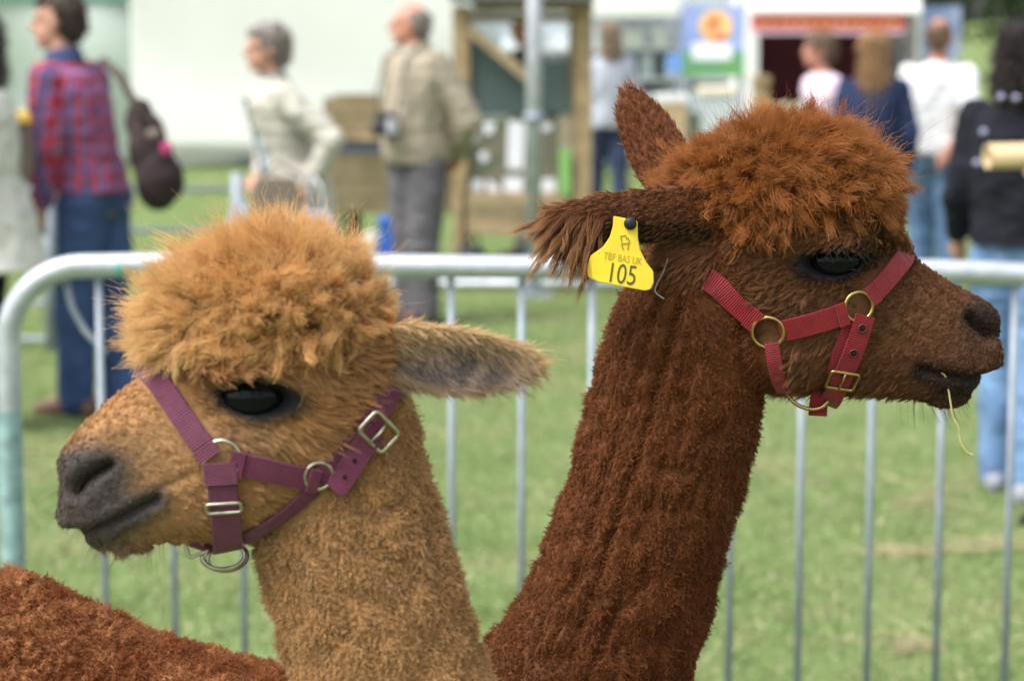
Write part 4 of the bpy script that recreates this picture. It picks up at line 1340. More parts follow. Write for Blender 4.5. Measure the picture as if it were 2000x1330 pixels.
# green-coated person holding a cardboard tube, mostly outside the picture
P = Person(2200, 7.7, 1.64, 150, 'person in a green coat holding a cardboard tube at the edge', voxel=.010, arms={1: ((.24, .0, 1.14), (.20, .17, 1.20)), -1: ((.24, .0, 1.14), (.18, .17, 1.2))})
P.top(fabric('green_waxed', (.03, .26, .10)), 'coat', .72, .045, .08, sr=(.085, .078, .06)); P.legs(fabric('pale_grey_trouser', (.36, .37, .40))); P.shoes(M_SHOE_K); P.hair(M_GREYH)
tb = MB().tube([pt(1928, 306, 7.35), pt(2220, 300, 7.45)], .038, 20, caps=False)
ob = tb.build('cardboard_tube', mat('kraft_card', (.52, .40, .23), .7), None, True)
sm_ = ob.modifiers.new('wall', 'SOLIDIFY'); sm_.thickness = .004
tag(ob, 'short tan cardboard tube held by the person in green', 'tube')
# ------------------------------------------------------------------ the fawn alpaca (looks to the left)
YL = 2.2
LA = sagittal(700, 760, YL, rad(14), -1)
light = empty('alpaca', (float(pt(900, 1330, YL)[0]), YL, 0), 'fawn alpaca with shaggy golden topknot, wearing a plum halter', 'alpaca')
mb = MB()
st = [((122, 905), (116, 975), .014), ((126, 880), (116, 1020), .024), ((142, 853), (124, 1036), .031), ((172, 824), (160, 1046), .036),
      ((210, 790), (205, 1066), .039), ((255, 752), (270, 1064), .042), ((300, 715), (345, 1052), .048), ((345, 650), (420, 1050), .057),
      ((400, 580), (500, 1045), .067), ((470, 540), (580, 1015), .075), ((560, 530), (650, 960), .078), ((650, 560), (720, 900), .074), ((725, 620), (765, 840), .060), ((760, 680), (775, 790), .036)]
mb.loft([ring_tb(LA, T, B, wl, 2.3, -0.10) for T, B, wl in st])
# cheek
mb.ell(on_plane(LA, 585, 880, 0.030), (.060, .042, .052))
mb.ell(on_plane(LA, 585, 880, -0.030), (.060, .042, .052))
# upper lip lobes and chin
for s in (-1, 1):
    mb.ell(on_plane(LA, 172, 985, 0.016 * s), (.026, .021, .027))
mb.ell(on_plane(LA, 238, 1048, 0), (.030, .024, .016))
# brow
for s in (-1, 1):
    mb.ell(on_plane(LA, 480, 715, 0.058 * s), (.045, .018, .018))
# neck
LN = sagittal(700, 760, YL, 0.0, -1)
nk = [((590, 760), (780, 700), .060), ((545, 850), (795, 790), .068), ((515, 960), (825, 900), .075), ((508, 1075), (858, 1010), .080),
      ((532, 1170), (890, 1125), .083), ((556, 1260), (920, 1225), .086), ((580, 1340), (952, 1330), .092), ((600, 1420), (1000, 1430), .10), ((620, 1520), (1080, 1540), .12)]
mb.loft([ring_tb(LN, T, B, wl, 2.1) for T, B, wl in nk])
xc = float(pt(590, 1500, YL)[0])
legs_and_torso(mb, YL, xc, xc + 0.98, [(0, .84, .66, .3), (.06, .92, .58, .75), (.2, .93, .52, 1), (.5, .95, .50, 1.08), (.8, .96, .55, 1.0), (.95, .90, .62, .8), (1.0, .82, .68, .35)], 1)
# near ear: opening towards the camera; far ear laid back behind the crown
ec = [on_plane(LA, x, y, c) for x, y, c in ((735, 690, .052), (800, 694, .066), (870, 703, .082), (950, 710, .094), (1010, 712, .100), (1045, 712, .102))]
ehw = [.026, .029, .030, .0265, .018, .007]
wd_ = [(0.05, 0.1, 1)] * 6
nd_ = [(-0.1, 1, 0.1)] * 6
ear_leaf(mb, ec, ehw, wd_, nd_, [.006, .013, .016, .014, .009, .003], [.016, .011, .009, .008, .007, .006])
fr = on_plane(LA, 705, 640, -.05)
fec = [fr + np.array((-0.05, 0.12, -0.01)) * t * 1.1 for t in (0, .25, .5, .75, .9, 1.0)]
ear_leaf(mb, fec, ehw, [(1, 0, .2)] * 6, [(0, 0.3, 1)] * 6, [.006, .013, .016, .014, .009, .003], [.016, .011, .009, .008, .007, .006])
me = remesh(mb, 0.003, 4)

EX, EY = 500, 778
mouthL = [(120, 1040), (165, 1044), (215, 1022), (262, 997), (305, 975)]
nostL = [(146, 958), (166, 935), (190, 920), (212, 908)]
ear_pts_L = np.array(ec)
def dispL(V, N, px, py, c):
    d = np.zeros_like(V)
    sgn = np.sign(c)[:, None]
    lat = LA.n[None] * sgn
    face = (px < 760)
    al = almond(px, py, EX, EY, 74, 37, 36, 4)
    on_side = sstep(.02, .035, np.abs(c)) * face
    d += -lat * (0.014 * sstep(1.0, 0.55, al) * on_side)[:, None]
    rim = np.exp(-((np.sqrt(al) - 1.15) / 0.16) ** 2)
    d += lat * (0.0035 * rim * on_side)[:, None]
    d += lat * (0.006 * gauss(px, py, 500, 722, 75, 16, -4) * on_side)[:, None]
    d -= lat * (0.004 * gauss(px, py, 400, 800, 35, 30) * on_side)[:, None]
    # nostril
    q, t = seg_dist(px, py, nostL)
    wn = 10 + 6 * (1 - t)
    d -= N * (0.014 * np.exp(-(q / wn) ** 2) * (px < 260) * sstep(.004, .010, np.abs(c)))[:, None]
    d += N * (0.004 * gauss(px, py, 150, 905, 34, 18, -35) * (px < 260))[:, None]
    # mouth
    q, t = seg_dist(px, py, mouthL)
    d -= N * (0.009 * np.exp(-(q / 8.0) ** 2) * (px < 330))[:, None]
    d += N * (0.0025 * np.exp(-((q - 20) / 12.0) ** 2) * (px < 330))[:, None]
    # cleft of the upper lip
    d -= N * (0.006 * np.exp(-(c / 0.0035) ** 2) * (px < 170) * (py > 930) * (py < 1040))[:, None]
    # folds of the cheek behind the mouth
    d -= N * (0.003 * gauss(px, py, 330, 945, 40, 7, -25) * on_side)[:, None]
    # fleece lumps on neck and body
    neck = sstep(0, 60, py - 1015) + sstep(640, 720, px) * sstep(760, 830, py)
    neck = np.clip(neck, 0, 1)
    d += N * (neck * (fleece_relief(V, .35) - .6) * 0.0100)[:, None]
    return d
V, N, T, px, py, c = finish_alpaca(me, LA, dispL)
bvhL = near_mesh_bvh(me)

# --- colours
def ear_param(V, ctr):
    D = np.linalg.norm(V[:, None] - spline(ctr, 5)[None], axis=2) if len(V) < 5000 else None
    best = np.full(len(V), 9.0)
    for p in spline(ctr, 5):
        best = np.minimum(best, np.linalg.norm(V - p, axis=1))
    return best
TAN = (.43, .235, .092); GOLD = (.55, .27, .075); GREY = (.062, .052, .052); RUST = (.36, .15, .045)
hair = np.tile(np.array(TAN), (len(V), 1))
nz = VN.fbm(V, 25, 3)
hair = hair * (0.85 + 0.3 * nz)[:, None]
fore = sstep(720, 690, px - 0) * sstep(1100, 1040, py) * (py < 1080)
face_m = sstep(760, 660, px + (py - 800) * .2) * (py < 1085) * sstep(30, -30, py - np.where(px > 480, 1045 - .72 * (px - 480), 1090))
hair = mixc(hair, face_m * .55, (.43, .22, .085))
hair = mixc(hair, .8 * np.clip(gauss(px, py, 410, 735, 70, 30, -20) + .8 * gauss(px, py, 560, 720, 120, 25, 0), 0, 1), RUST)
hair = mixc(hair, .7 * gauss(px, py, 640, 830, 90, 70), (.42, .2, .06))
hair = mixc(hair, .75 * gauss(px, py, 560, 735, 50, 14, 8), (.52, .31, .14))
hair = mixc(hair, .5 * gauss(px, py, 480, 850, 70, 28), (.30, .19, .11))
hair = mixc(hair, .55 * gauss(px, py, 300, 900, 90, 120), (.47, .275, .13))
# muzzle
q, t = seg_dist(px, py, mouthL)
muz = np.clip(gauss(px, py, 150, 985, 75, 68, 20) * 1.35 + gauss(px, py, 170, 925, 62, 34, -20) * 1.0 + np.exp(-(q / 26) ** 2) * 1.2 * (px < 330), 0, 1) * (px < 400)
hair = mixc(hair, np.clip(muz, 0, 1), GREY)
hair = mixc(hair, .5 * gauss(px, py, 225, 1075, 55, 22) * (px < 400), (.14, .11, .09))
al = almond(px, py, EX, EY, 74, 37, 36, 4)
lid = sstep(1.75, 1.2, al) * (np.abs(c) > .02) * (px < 700)
q2, t2 = seg_dist(px, py, nostL)
hair = mixc(hair, np.exp(-(q2 / 11) ** 2) * (px < 240), (.008, .007, .007))  # dark painted along the slit as shade, so the nostril looks deeper
hair = mixc(hair, lid, (.012, .011, .012))
hair = mixc(hair, .7 * gauss(px, py, 425, 770, 22, 16, 25), (.03, .022, .018))
ed = ear_param(V, ec); fed = ear_param(V, fec)
is_ear = sstep(.045, .034, ed) * (px > 765) * (py < 775) + sstep(.045, .036, fed) * (c < -.075)
is_ear = np.clip(is_ear, 0, 1)
near_ear = sstep(.045, .034, ed) * (px > 765) * (py < 775)
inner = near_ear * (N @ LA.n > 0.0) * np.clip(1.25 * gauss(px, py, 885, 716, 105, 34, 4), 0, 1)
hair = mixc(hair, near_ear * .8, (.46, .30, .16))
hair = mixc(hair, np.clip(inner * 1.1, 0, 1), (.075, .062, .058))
skin = hair * 0.75
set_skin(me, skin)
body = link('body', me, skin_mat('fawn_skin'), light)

# --- halter paths first, so the coat lies flat under the straps
OFF = 0.0055
P_nose, N_nose = strap_path(bvhL, [(285, 722), (310, 742), (340, 785), (378, 843), (412, 886)], OFF)
P_cheek, N_cheek = strap_path(bvhL, [(455, 900), (510, 912), (570, 925), (618, 934)], OFF)
P_crown, N_crown = strap_path(bvhL, [(622, 930), (660, 900), (700, 852), (735, 805), (765, 755)], OFF)
P_chin, N_chin = strap_path(bvhL, [(432, 905), (436, 950), (441, 1000), (445, 1035)], OFF + .001)
P_thr, N_thr = strap_path(bvhL, [(612, 950), (570, 985), (520, 1020), (475, 1045)], OFF)
avL = np.vstack([P_nose, P_cheek, P_crown, P_chin, P_thr]); avL = np.vstack([avL, mirror(LA, avL)])

# --- coat
up = np.array((0, 0, 1.0))
# topknot line: roots above it
lineY = interp_line([150, 250, 290, 345, 420, 520, 620, 700, 760, 800], [600, 640, 668, 672, 672, 660, 662, 668, 660, 560], px)
top = sstep(26, -20, py - lineY) * (1 - is_ear) * (px < 800) * (py < 740)
bck = LA.h[None] * -1.0
fwd = LA.h[None]
# topknot
comb = fwd * (0.35 + 0.35 * sstep(600, 380, px))[:, None] + up[None] * 0.30 + LA.n[None] * (np.sign(c) * 0.15)[:, None] - up[None] * (0.9 * sstep(600, 660, py))[:, None]
Lk = 0.038 + 0.016 * VN(V, 26) + 0.009 * sstep(440, 340, px) - 0.016 * sstep(640, 720, px) - 0.018 * sstep(590, 660, py)
hk = np.tile(np.array(GOLD), (len(V), 1)) * (0.8 + 0.4 * VN.fbm(V, 30, 2))[:, None]
hk = mixc(hk, .6 * sstep(600, 720, px), (.40, .15, .038))
hk = mixc(hk, .8 * sstep(480, 310, px), (.64, .42, .19))
M_HL = hair_mat('fawn_topknot_hair', .5, .72, (.74, .50, .24), .35)
make_hair('topknot', V, N, T, top, 90000, Lk, comb, hk, light, M_HL, lift=1.0, clump_area=20e-6, clump=.50, gamma=.8, crimp=.0030, waves=2.4,
          rand=.36, droop=.12, K=11, r0=.00030, r1=.00010, seed=11, lvar=.24, stray=.06, cvar=.13)
make_hair('flyaway_hair', V, N, T, top * sstep(650, 600, py), 1300, Lk * 1.12, comb, hk, light, M_HL, lift=1.0, clump_area=300e-6, clump=.1, crimp=.003, waves=2, rand=.5, droop=.15, K=9, r0=.00020, r1=.00007, seed=15, lvar=.5, stray=.5)
# face: short flat hair, longer towards cheek
faceD = face_m * (1 - top) * (1 - is_ear) * sstep(1.05, 1.4, al)
chk = gauss(px, py, 650, 830, 90, 110)
Lf = (0.0030 + .0022 * sstep(330, 460, px) + 0.008 * chk + .002 * sstep(300, 400, px) + .008 * gauss(py - lineY, py * 0, 25, 0, 28, 1)) * (1 - .45 * np.clip(muz, 0, 1)) * (1 - .5 * lid)
combF = bck * 1.0 - up[None] * 0.35 + np.cross(np.tile(LA.n, (len(V), 1)), bck) * (VN(V, 30) - .5)[:, None] * 1.2
M_HF = hair_mat('fawn_face_hair', .55, .3, (.58, .40, .22), .5)
make_hair('face_hair', V, N, T, faceD, 125000, Lf * 1.15, combF, hair, light, M_HF, lift=.20, clump_area=12e-6, clump=.18, rand=.16, K=5, r0=.00026, r1=.0001, seed=12, flat=True, avoid=(avL, .013), crimp=.0004, cvar=.09)
# fleece: neck, jaw and trunk
flD = np.clip(1 - face_m, 0, 1) * (1 - top) * (1 - is_ear)
flD = flD * np.where(V[:, 2] > .98, 1.0, np.where(V[:, 2] > .55, .10, .03))
Ln_ = 0.0034 + 0.0036 * fleece_relief(V, .35)
combN = np.tile(np.array((0.12, 0, -0.75)), (len(V), 1)) + (np.stack([VN(V, 40), VN(V + 5, 40), VN(V + 9, 40)], 1) - .5) * 1.3
M_HN = hair_mat('fawn_fleece', .6, .5, (.66, .48, .28), .4)
make_hair('fleece', V, N, T, flD, 190000, Ln_, combN, hair, light, M_HN, lift=1.15, clump_area=10e-6, clump=.55, rand=.45, K=6, r0=.00030, r1=.00013, seed=13, flat=True,
          avoid=(avL, .013), crimp=.0012, waves=1.2, stray=.04, cvar=.13)
# ears
eN = (N @ LA.n)
combE = np.tile(ec[-1] - ec[1], (len(V), 1)) / np.linalg.norm(ec[-1] - ec[1]) * .9
edge = is_ear * np.clip(1 - gauss(px, py, 880, 706, 120, 40, 4), 0, 1)
combE = combE - up[None] * (inner * 1.2)[:, None]
Le = 0.006 + .007 * edge + .006 * sstep(960, 1040, px) + .005 * inner
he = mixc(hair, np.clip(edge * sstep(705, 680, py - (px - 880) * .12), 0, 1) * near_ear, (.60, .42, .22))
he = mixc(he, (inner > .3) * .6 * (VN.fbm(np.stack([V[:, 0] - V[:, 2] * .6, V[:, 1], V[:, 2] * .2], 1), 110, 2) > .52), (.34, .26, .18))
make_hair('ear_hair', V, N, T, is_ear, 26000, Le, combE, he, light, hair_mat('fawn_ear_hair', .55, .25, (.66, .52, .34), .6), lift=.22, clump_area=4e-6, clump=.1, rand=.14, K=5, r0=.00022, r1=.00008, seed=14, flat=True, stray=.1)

eyeL = eye_parts(LA, bvhL, EX, EY, .0240, light, proud=.0155, wide=1.34)
lashes(LA, [(440, 770), (470, 752), (510, 744), (548, 752)], bvhL, light, .016, (1.0, .5, -.1), n=40)

# sparse whiskers on lip and chin
wm = (gauss(px, py, 215, 1060, 70, 25) + .5 * gauss(px, py, 150, 1000, 40, 40)) * (px < 330)
make_hair('whiskers', V, N, T, wm, 130, np.full(len(V), .016), np.tile(bck * .3 + fwd * .6 - up[None] * .5, (len(V), 1)), np.tile(np.array((.10, .07, .05)), (len(V), 1)), light, M_HF, lift=.9, clump_area=1e-3, clump=0, rand=.3, K=5, r0=.00016, r1=.00006, seed=16, lvar=.6)
# --- plum halter
M_PLUM = webbing_mat('plum_webbing', (.125, .017, .054), (.085, .011, .036), 400)
M_SILV = mat('worn_nickel', (.52, .49, .40), .34, 1.0, noise=.3, nscale=120)
hl = empty('halter', tuple(P_cheek[len(P_cheek) // 2]), 'plum webbing halter with nickel rings on the fawn alpaca', 'halter')
hl_mid = mirror(LA, P_nose[::1])
Pn = np.vstack([P_nose[::-1], (P_nose[0] + hl_mid[0])[None] / 2 + np.array((0, 0, .002)), hl_mid])
nm = mirror(LA, LA.P0 + N_nose) - mirror(LA, np.tile(LA.P0, (len(N_nose), 1)))
Nn2 = np.vstack([N_nose[::-1], (N_nose[0] + nm[0])[None], nm]); Nn2 /= np.linalg.norm(Nn2, axis=1)[:, None]
ribbon(smooth_rows(Pn, 3), Nn2, .021, .0028, 'noseband', M_PLUM, hl)
def pair(P, Nv, wd, name, taper=None, th=.0028, both=True, A=LA, m=None, par=None):
    ribbon(P, Nv, wd, th, name, m or M_PLUM, par or hl, taper=taper)
    if both:
        Pm = mirror(A, P); Nm = mirror(A, A.P0 + Nv) - mirror(A, np.tile(A.P0, (len(Nv), 1)))
        ribbon(Pm, Nm, wd, th, name, m or M_PLUM, par or hl, taper=taper)
pair(P_cheek, N_cheek, .022, 'cheek_strap')
pair(P_crown, N_crown, .021, 'crown_strap')
pair(P_thr, N_thr, .014, 'throat_strap')
# chin strap: loop under the jaw to the far side
def under_jaw(P, Nv, low, A):
    end = P[-1]; far = mirror(A, end)
    mid = (end + far) / 2
    pts = [end + (low - end) * 0 + 0]
    k = 11
    arc = []
    rz = end[2] - low[2]
    for t in np.linspace(0, math.pi, k):
        arc.append(mid + (end - mid) * math.cos(t) + (low - np.array((mid[0], mid[1], mid[2]))) * math.sin(t))
    arc = np.array(arc)
    Pm = mirror(A, P)[::-1]
    PP = np.vstack([P, arc[1:-1], Pm])
    an = arc - mid; an /= np.linalg.norm(an, axis=1)[:, None]
    NM = (mirror(A, A.P0 + Nv) - mirror(A, np.tile(A.P0, (len(Nv), 1))))[::-1]
    NN_ = np.vstack([Nv, an[1:-1], NM]); NN_ = smooth_rows(NN_, 4); NN_ /= np.linalg.norm(NN_, axis=1)[:, None]
    return smooth_rows(PP, 3), NN_
low = on_plane(LA, 440, 1075)
PU, NU = under_jaw(P_chin, N_chin, low, LA)
ribbon(PU, NU, .027, .003, 'chin_strap', M_PLUM, hl)
# keeper loop at the top of the chin strap and loops on the rings
def loop_at(i, P, Nv, wd, ln, name, m, par, off=.0022, th=.0026):
    T_ = np.gradient(P, axis=0); T_ /= np.linalg.norm(T_, axis=1)[:, None]
    p = P[i] + Nv[i] * off; tt = T_[i]
    Q = np.array([p - tt * ln / 2, p - tt * ln / 6, p + tt * ln / 6, p + tt * ln / 2])
    return ribbon(Q, np.tile(Nv[i], (4, 1)), wd, th, name, m, par)
loop_at(2, P_chin, N_chin, .030, .020, 'keeper_loop', M_PLUM, hl)
loop_at(-2, P_nose, N_nose, .0225, .012, 'strap_loop', M_PLUM, hl)
loop_at(1, P_cheek, N_cheek, .024, .012, 'strap_loop', M_PLUM, hl)
loop_at(-2, P_cheek, N_cheek, .0235, .010, 'strap_loop', M_PLUM, hl)
def surf(px_, py_, bvh=bvhL, off=OFF):
    p, nn = cast(bvh, px_, py_)
    return p + nn * off, nn
p, nn = surf(436, 893); rg = torus_ring(p + nn * .001, nn, .0165, .0019, 'ring', M_SILV, hl)
p, nn = surf(620, 925); torus_ring(p, nn, .0125, .0018, 'ring', M_SILV, hl)
p, nn = surf(438, 983); tdir = P_chin[len(P_chin) // 2] - P_chin[len(P_chin) // 2 - 3]; tdir /= np.linalg.norm(tdir)
sd_ = np.cross(nn, tdir); sd_ /= np.linalg.norm(sd_)
frame_loop(p + nn * .003, sd_, tdir, .0155, .0045, .0016, 'slide_buckle', M_SILV, hl, .003)
# free end of the crown strap over the buckle
q = [(655, 955), (680, 915), (705, 872), (728, 833)]
Pf, Nf = strap_path(bvhL, q, OFF + .0055)
ribbon(Pf, Nf, .0215, .0026, 'strap_end', M_PLUM, hl, taper=np.concatenate([[.75, .95], np.ones(len(Pf) - 2)]))
Td = Pf[-1] - Pf[-5]; Td /= np.linalg.norm(Td)
Sd = np.cross(Nf[-1], Td)
bk = frame_loop(Pf[-1] + Nf[-1] * .002, Sd, Td, .0175, .012, .0019, 'buckle', M_SILV, hl)
MB().tube([Pf[-1] + Td * .012, Pf[-1] + Nf[-1] * .0045, Pf[-1] - Td * .014 + Nf[-1] * .003], .0014, 8).build('prong', M_SILV, bk, True)
M_HOLE = mat('punched_hole', (.01, .006, .008), .9)
for k in (4, 9):
    MB().ell(Pf[k] + Nf[k] * .0012, (.0022, .0022, .0022), n=10, m=6).build('punched_hole', M_HOLE, hl, True)
# lead rings under the chin
rc = on_plane(LA, 436, 1085)
torus_ring(rc, LA.n + np.array((0, 0, .25)), .0195, .0021, 'lead_ring', M_SILV, hl, oval=.62)
torus_ring(rc + np.array((.003, .006, -.003)), LA.n + np.array((.3, 0, .1)), .0195, .0021, 'lead_ring', M_SILV, hl, oval=.62)
frame_loop(on_plane(LA, 385, 1068, .004), np.array((.9, .1, .35)), np.array((-.3, .2, .9)), .010, .007, .0016, 'slide_buckle', M_SILV, hl, .003)
MB().tube([on_plane(LA, 372, 1058, .01), on_plane(LA, 395, 1066, .008), on_plane(LA, 425, 1062, .004)], .0045, 10).build('strap_tail', M_PLUM, hl, True)
# ------------------------------------------------------------------ the brown alpaca (looks to the right)
YD = 2.6
DA = sagittal(1450, 560, YD, rad(3), 1)
dark = empty('alpaca', (float(pt(900, 1330, YD)[0]), YD, 0), 'dark brown alpaca wearing a red halter and a yellow ear tag', 'alpaca')
mb = MB()
st = [((1950, 622), (1952, 700), .014), ((1940, 602), (1950, 726), .025), ((1915, 586), (1925, 742), .033), ((1880, 566), (1880, 772), .037),
      ((1835, 540), (1820, 784), .040), ((1785, 506), (1765, 772), .043), ((1745, 460), (1700, 768), .050), ((1715, 390), (1640, 762), .060),
      ((1670, 325), (1575, 758), .070), ((1600, 290), (1520, 755), .077), ((1520, 285), (1475, 720), .079), ((1440, 305), (1430, 650), .076), ((1370, 340), (1380, 580), .064), ((1330, 390), (1345, 520), .04)]
mb.loft([ring_tb(DA, T, B, wl, 2.3, -0.10) for T, B, wl in st])
for s in (-1, 1):
    mb.ell(on_plane(DA, 1520, 660, .032 * s), (.060, .042, .055))
    mb.ell(on_plane(DA, 1905, 705, .014 * s), (.030, .021, .020))
    mb.ell(on_plane(DA, 1630, 465, .060 * s), (.045, .018, .018))
mb.ell(on_plane(DA, 1850, 768, 0), (.026, .024, .016))
DN = sagittal(1450, 560, YD, 0.0, 1)
nk = [((1310, 400), (1500, 520), .060), ((1240, 530), (1500, 640), .070), ((1200, 620), (1490, 740), .078), ((1168, 725), (1482, 815), .083), ((1138, 830), (1462, 905), .087),
      ((1105, 955), (1432, 1010), .090), ((1060, 1085), (1402, 1120), .094), ((1005, 1195), (1378, 1220), .100), ((940, 1270), (1345, 1325), .11), ((850, 1325), (1330, 1420), .125), ((760, 1400), (1310, 1520), .14)]
mb.loft([ring_tb(DN, T, B, wl, 2.1) for T, B, wl in nk])
xc = float(pt(1300, 1500, YD)[0]); xr = xc - 1.02
YB = YD + .01
zk = lambda pyy: gz(pyy, YB)
legs_and_torso(mb, YB, xc, xr, [(0, .82, .66, .3), (.06, .90, .58, .75), (.2, .925, .52, 1), (.31, .932, .51, 1.02), (.40, zk(1322), .50, 1.05), (.55, zk(1250), .50, 1.08), (.69, zk(1130), .53, 1.08), (.82, zk(1085), .57, 1.0), (.95, .98, .64, .8), (1.0, .90, .70, .35)], -1)
# near ear: hangs back, seen from outside, opening downwards; lower flap of the same ear; far ear upright
ec1 = [on_plane(DA, x, y, c_) for x, y, c_ in ((1420, 440, .045), (1350, 420, .062), (1270, 418, .080), (1190, 420, .094), (1125, 420, .102), (1080, 418, .105))]
hw1 = [.036, .034, .030, .026, .018, .008]
ear_leaf(mb, ec1, hw1, [(0, -.35, 1)] * 6, [(0, -1, -.1)] * 6, [.014, .016, .015, .012, .008, .003], [.014, .011, .009, .008, .007, .006])
ec2 = [on_plane(DA, x, y, c_) for x, y, c_ in ((1430, 500, .050), (1380, 505, .058), (1325, 505, .062), (1280, 500, .062))]
ear_leaf(mb, ec2, [.030, .028, .022, .010], [(0.2, .2, 1)] * 4, [(0, -1, -.2)] * 4, [.006, .006, .004, .002], [.018, .012, .009, .006])
ec3 = [on_plane(DA, x, y, c_) for x, y, c_ in ((1318, 372, -.035), (1290, 310, -.05), (1262, 250, -.062), (1238, 205, -.068), (1224, 178, -.07))]
ear_leaf(mb, ec3, [.026, .0325, .030, .021, .008], [(1, 0, .35)] * 5, [(0.1, -1, .1)] * 5, [.010, .014, .012, .008, .003], [.014, .010, .009, .008, .006])
me = remesh(mb, 0.003, 4)

DX, DY = 1628, 512
mouthD = [(1960, 728), (1925, 742), (1885, 742), (1845, 735), (1800, 722)]
nostD = [(1938, 655), (1920, 645), (1905, 632), (1895, 618)]
def dispD(V, N, px, py, c):
    d = np.zeros_like(V)
    lat = DA.n[None] * np.sign(c)[:, None]
    al = almond(px, py, DX, DY, 60, 27, 31, -3)
    on_side = sstep(.02, .035, np.abs(c)) * (px > 1440)
    d += -lat * (0.014 * sstep(1.0, 0.55, al) * on_side)[:, None]
    rim = np.exp(-((np.sqrt(al) - 1.15) / 0.16) ** 2)
    d += lat * (0.0035 * rim * on_side)[:, None]
    d += lat * (0.008 * gauss(px, py, 1635, 470, 75, 14, 6) * on_side)[:, None]
    d -= lat * (0.006 * gauss(px, py, 1710, 500, 24, 18) * on_side)[:, None]
    q, t = seg_dist(px, py, nostD)
    d -= N * (0.015 * np.exp(-(q / (9 + 5 * (1 - t))) ** 2) * (px > 1860) * sstep(.003, .009, np.abs(c)))[:, None]
    d += N * (0.004 * gauss(px, py, 1915, 605, 24, 12, 30))[:, None]
    q, t = seg_dist(px, py, mouthD)
    d -= N * (0.010 * np.exp(-(q / 7.5) ** 2) * (px > 1780))[:, None]
    d -= N * (0.006 * np.exp(-(c / 0.0035) ** 2) * (px > 1915) * (py > 655) * (py < 735))[:, None]
    d -= N * (0.003 * gauss(px, py, 1725, 735, 50, 6, 8) * on_side)[:, None]
    neck = np.clip(sstep(0, 60, (px - 1420) * -1 + (py - 700) * .55) * sstep(540, 600, py) + sstep(790, 830, py), 0, 1)
    Q = np.stack([V[:, 0] - V[:, 2] * .28, V[:, 1], V[:, 2] * .35], 1)
    d += N * (neck * (fleece_relief(V, -.28) - .6) * 0.0085)[:, None]
    # long seams left by the shears down the neck
    u = px + (py - 560) * .30 + 22 * (VN(V * np.array((1, 1, .6)), 14) - .5)
    for u0, wd_, dp in ((1290, 8, .006), (1340, 9, .008), (1395, 8, .005), (1250, 7, .005)):
        d -= N * (neck * dp * np.exp(-((u - u0) / wd_) ** 2) * (np.abs(c) > .01) * (py < 1290))[:, None]
    return d
V, N, T, px, py, c = finish_alpaca(me, DA, dispD)
bvhD = near_mesh_bvh(me)

DBR = (.138, .043, .0095); DTOP = (.25, .078, .015); DFACE = (.17, .070, .025)
hair = np.tile(np.array(DBR), (len(V), 1)) * (0.8 + 0.4 * VN.fbm(V, 25, 3))[:, None]
face_m = sstep(1400, 1470, px - (py - 560) * .35) * (py < 800) * sstep(0, 40, 1450 + px * 0 - (py - 560) * -.0 - 1400 + 0)
face_m = face_m * sstep(-20, 40, (px - 1455) - (py - 600) * .22)
hair = mixc(hair, face_m, DFACE)
hair = hair * (0.85 + 0.3 * VN.fbm(V + 2, 60, 2))[:, None]
hair = mixc(hair, face_m * .6 * gauss(px, py, 1600, 700, 110, 60), (.21, .095, .035))
hair = mixc(hair, face_m * .45 * gauss(px, py, 1780, 610, 80, 50), (.20, .095, .048))
hair = mixc(hair, face_m * .8 * gauss(px, py, 1560, 600, 60, 25), (.20, .09, .045))
hair = mixc(hair, face_m * .8 * gauss(px, py, 1560, 470, 90, 22), (.17, .07, .025))
q, t = seg_dist(px, py, mouthD)
muz = np.clip(gauss(px, py, 1925, 628, 40, 30, 30) * 1.35 + np.exp(-(q / 22) ** 2) * 1.2 * (px > 1780) + .9 * gauss(px, py, 1870, 768, 55, 26), 0, 1) * (px > 1740)
hair = mixc(hair, muz, (.018, .012, .011))
hair = mixc(hair, .6 * gauss(px, py, 1900, 690, 55, 22), (.09, .045, .035))
al = almond(px, py, DX, DY, 60, 27, 31, -3)
lid = sstep(2.1, 1.3, al) * (np.abs(c) > .02) * (px > 1500)
hair = mixc(hair, lid, (.009, .009, .012))
hair = mixc(hair, .9 * gauss(px, py, 1702, 492, 26, 20, 20) * (px > 1500), (.012, .008, .008))
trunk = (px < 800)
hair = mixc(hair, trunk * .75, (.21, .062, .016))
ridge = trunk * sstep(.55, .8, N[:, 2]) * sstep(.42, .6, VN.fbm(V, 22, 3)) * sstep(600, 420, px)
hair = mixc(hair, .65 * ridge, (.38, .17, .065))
e1, e2, e3 = ear_param(V, ec1), ear_param(V, ec2), ear_param(V, ec3)
m1 = sstep(.044, .036, e1) * (px < 1400) * (px < 1390) * (c > .03) * (py < 500)
m2 = sstep(.034, .026, e2) * (px < 1400) * (c > .03)
cw = (V - DA.P0) @ DA.n
m3 = sstep(.046, .038, e3) * (cw < 0) * ((px < 1330) | (py < 330))
is_ear = np.clip(m1 + m2 + m3, 0, 1)
hair = mixc(hair, m1 * .9, (.13, .045, .020))
hair = mixc(hair, m2 * .8, (.15, .060, .024))
hair = mixc(hair, m3 * .9, (.15, .046, .018))
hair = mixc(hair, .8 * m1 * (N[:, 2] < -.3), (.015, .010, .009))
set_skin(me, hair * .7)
link('body', me, skin_mat('brown_skin'), dark)

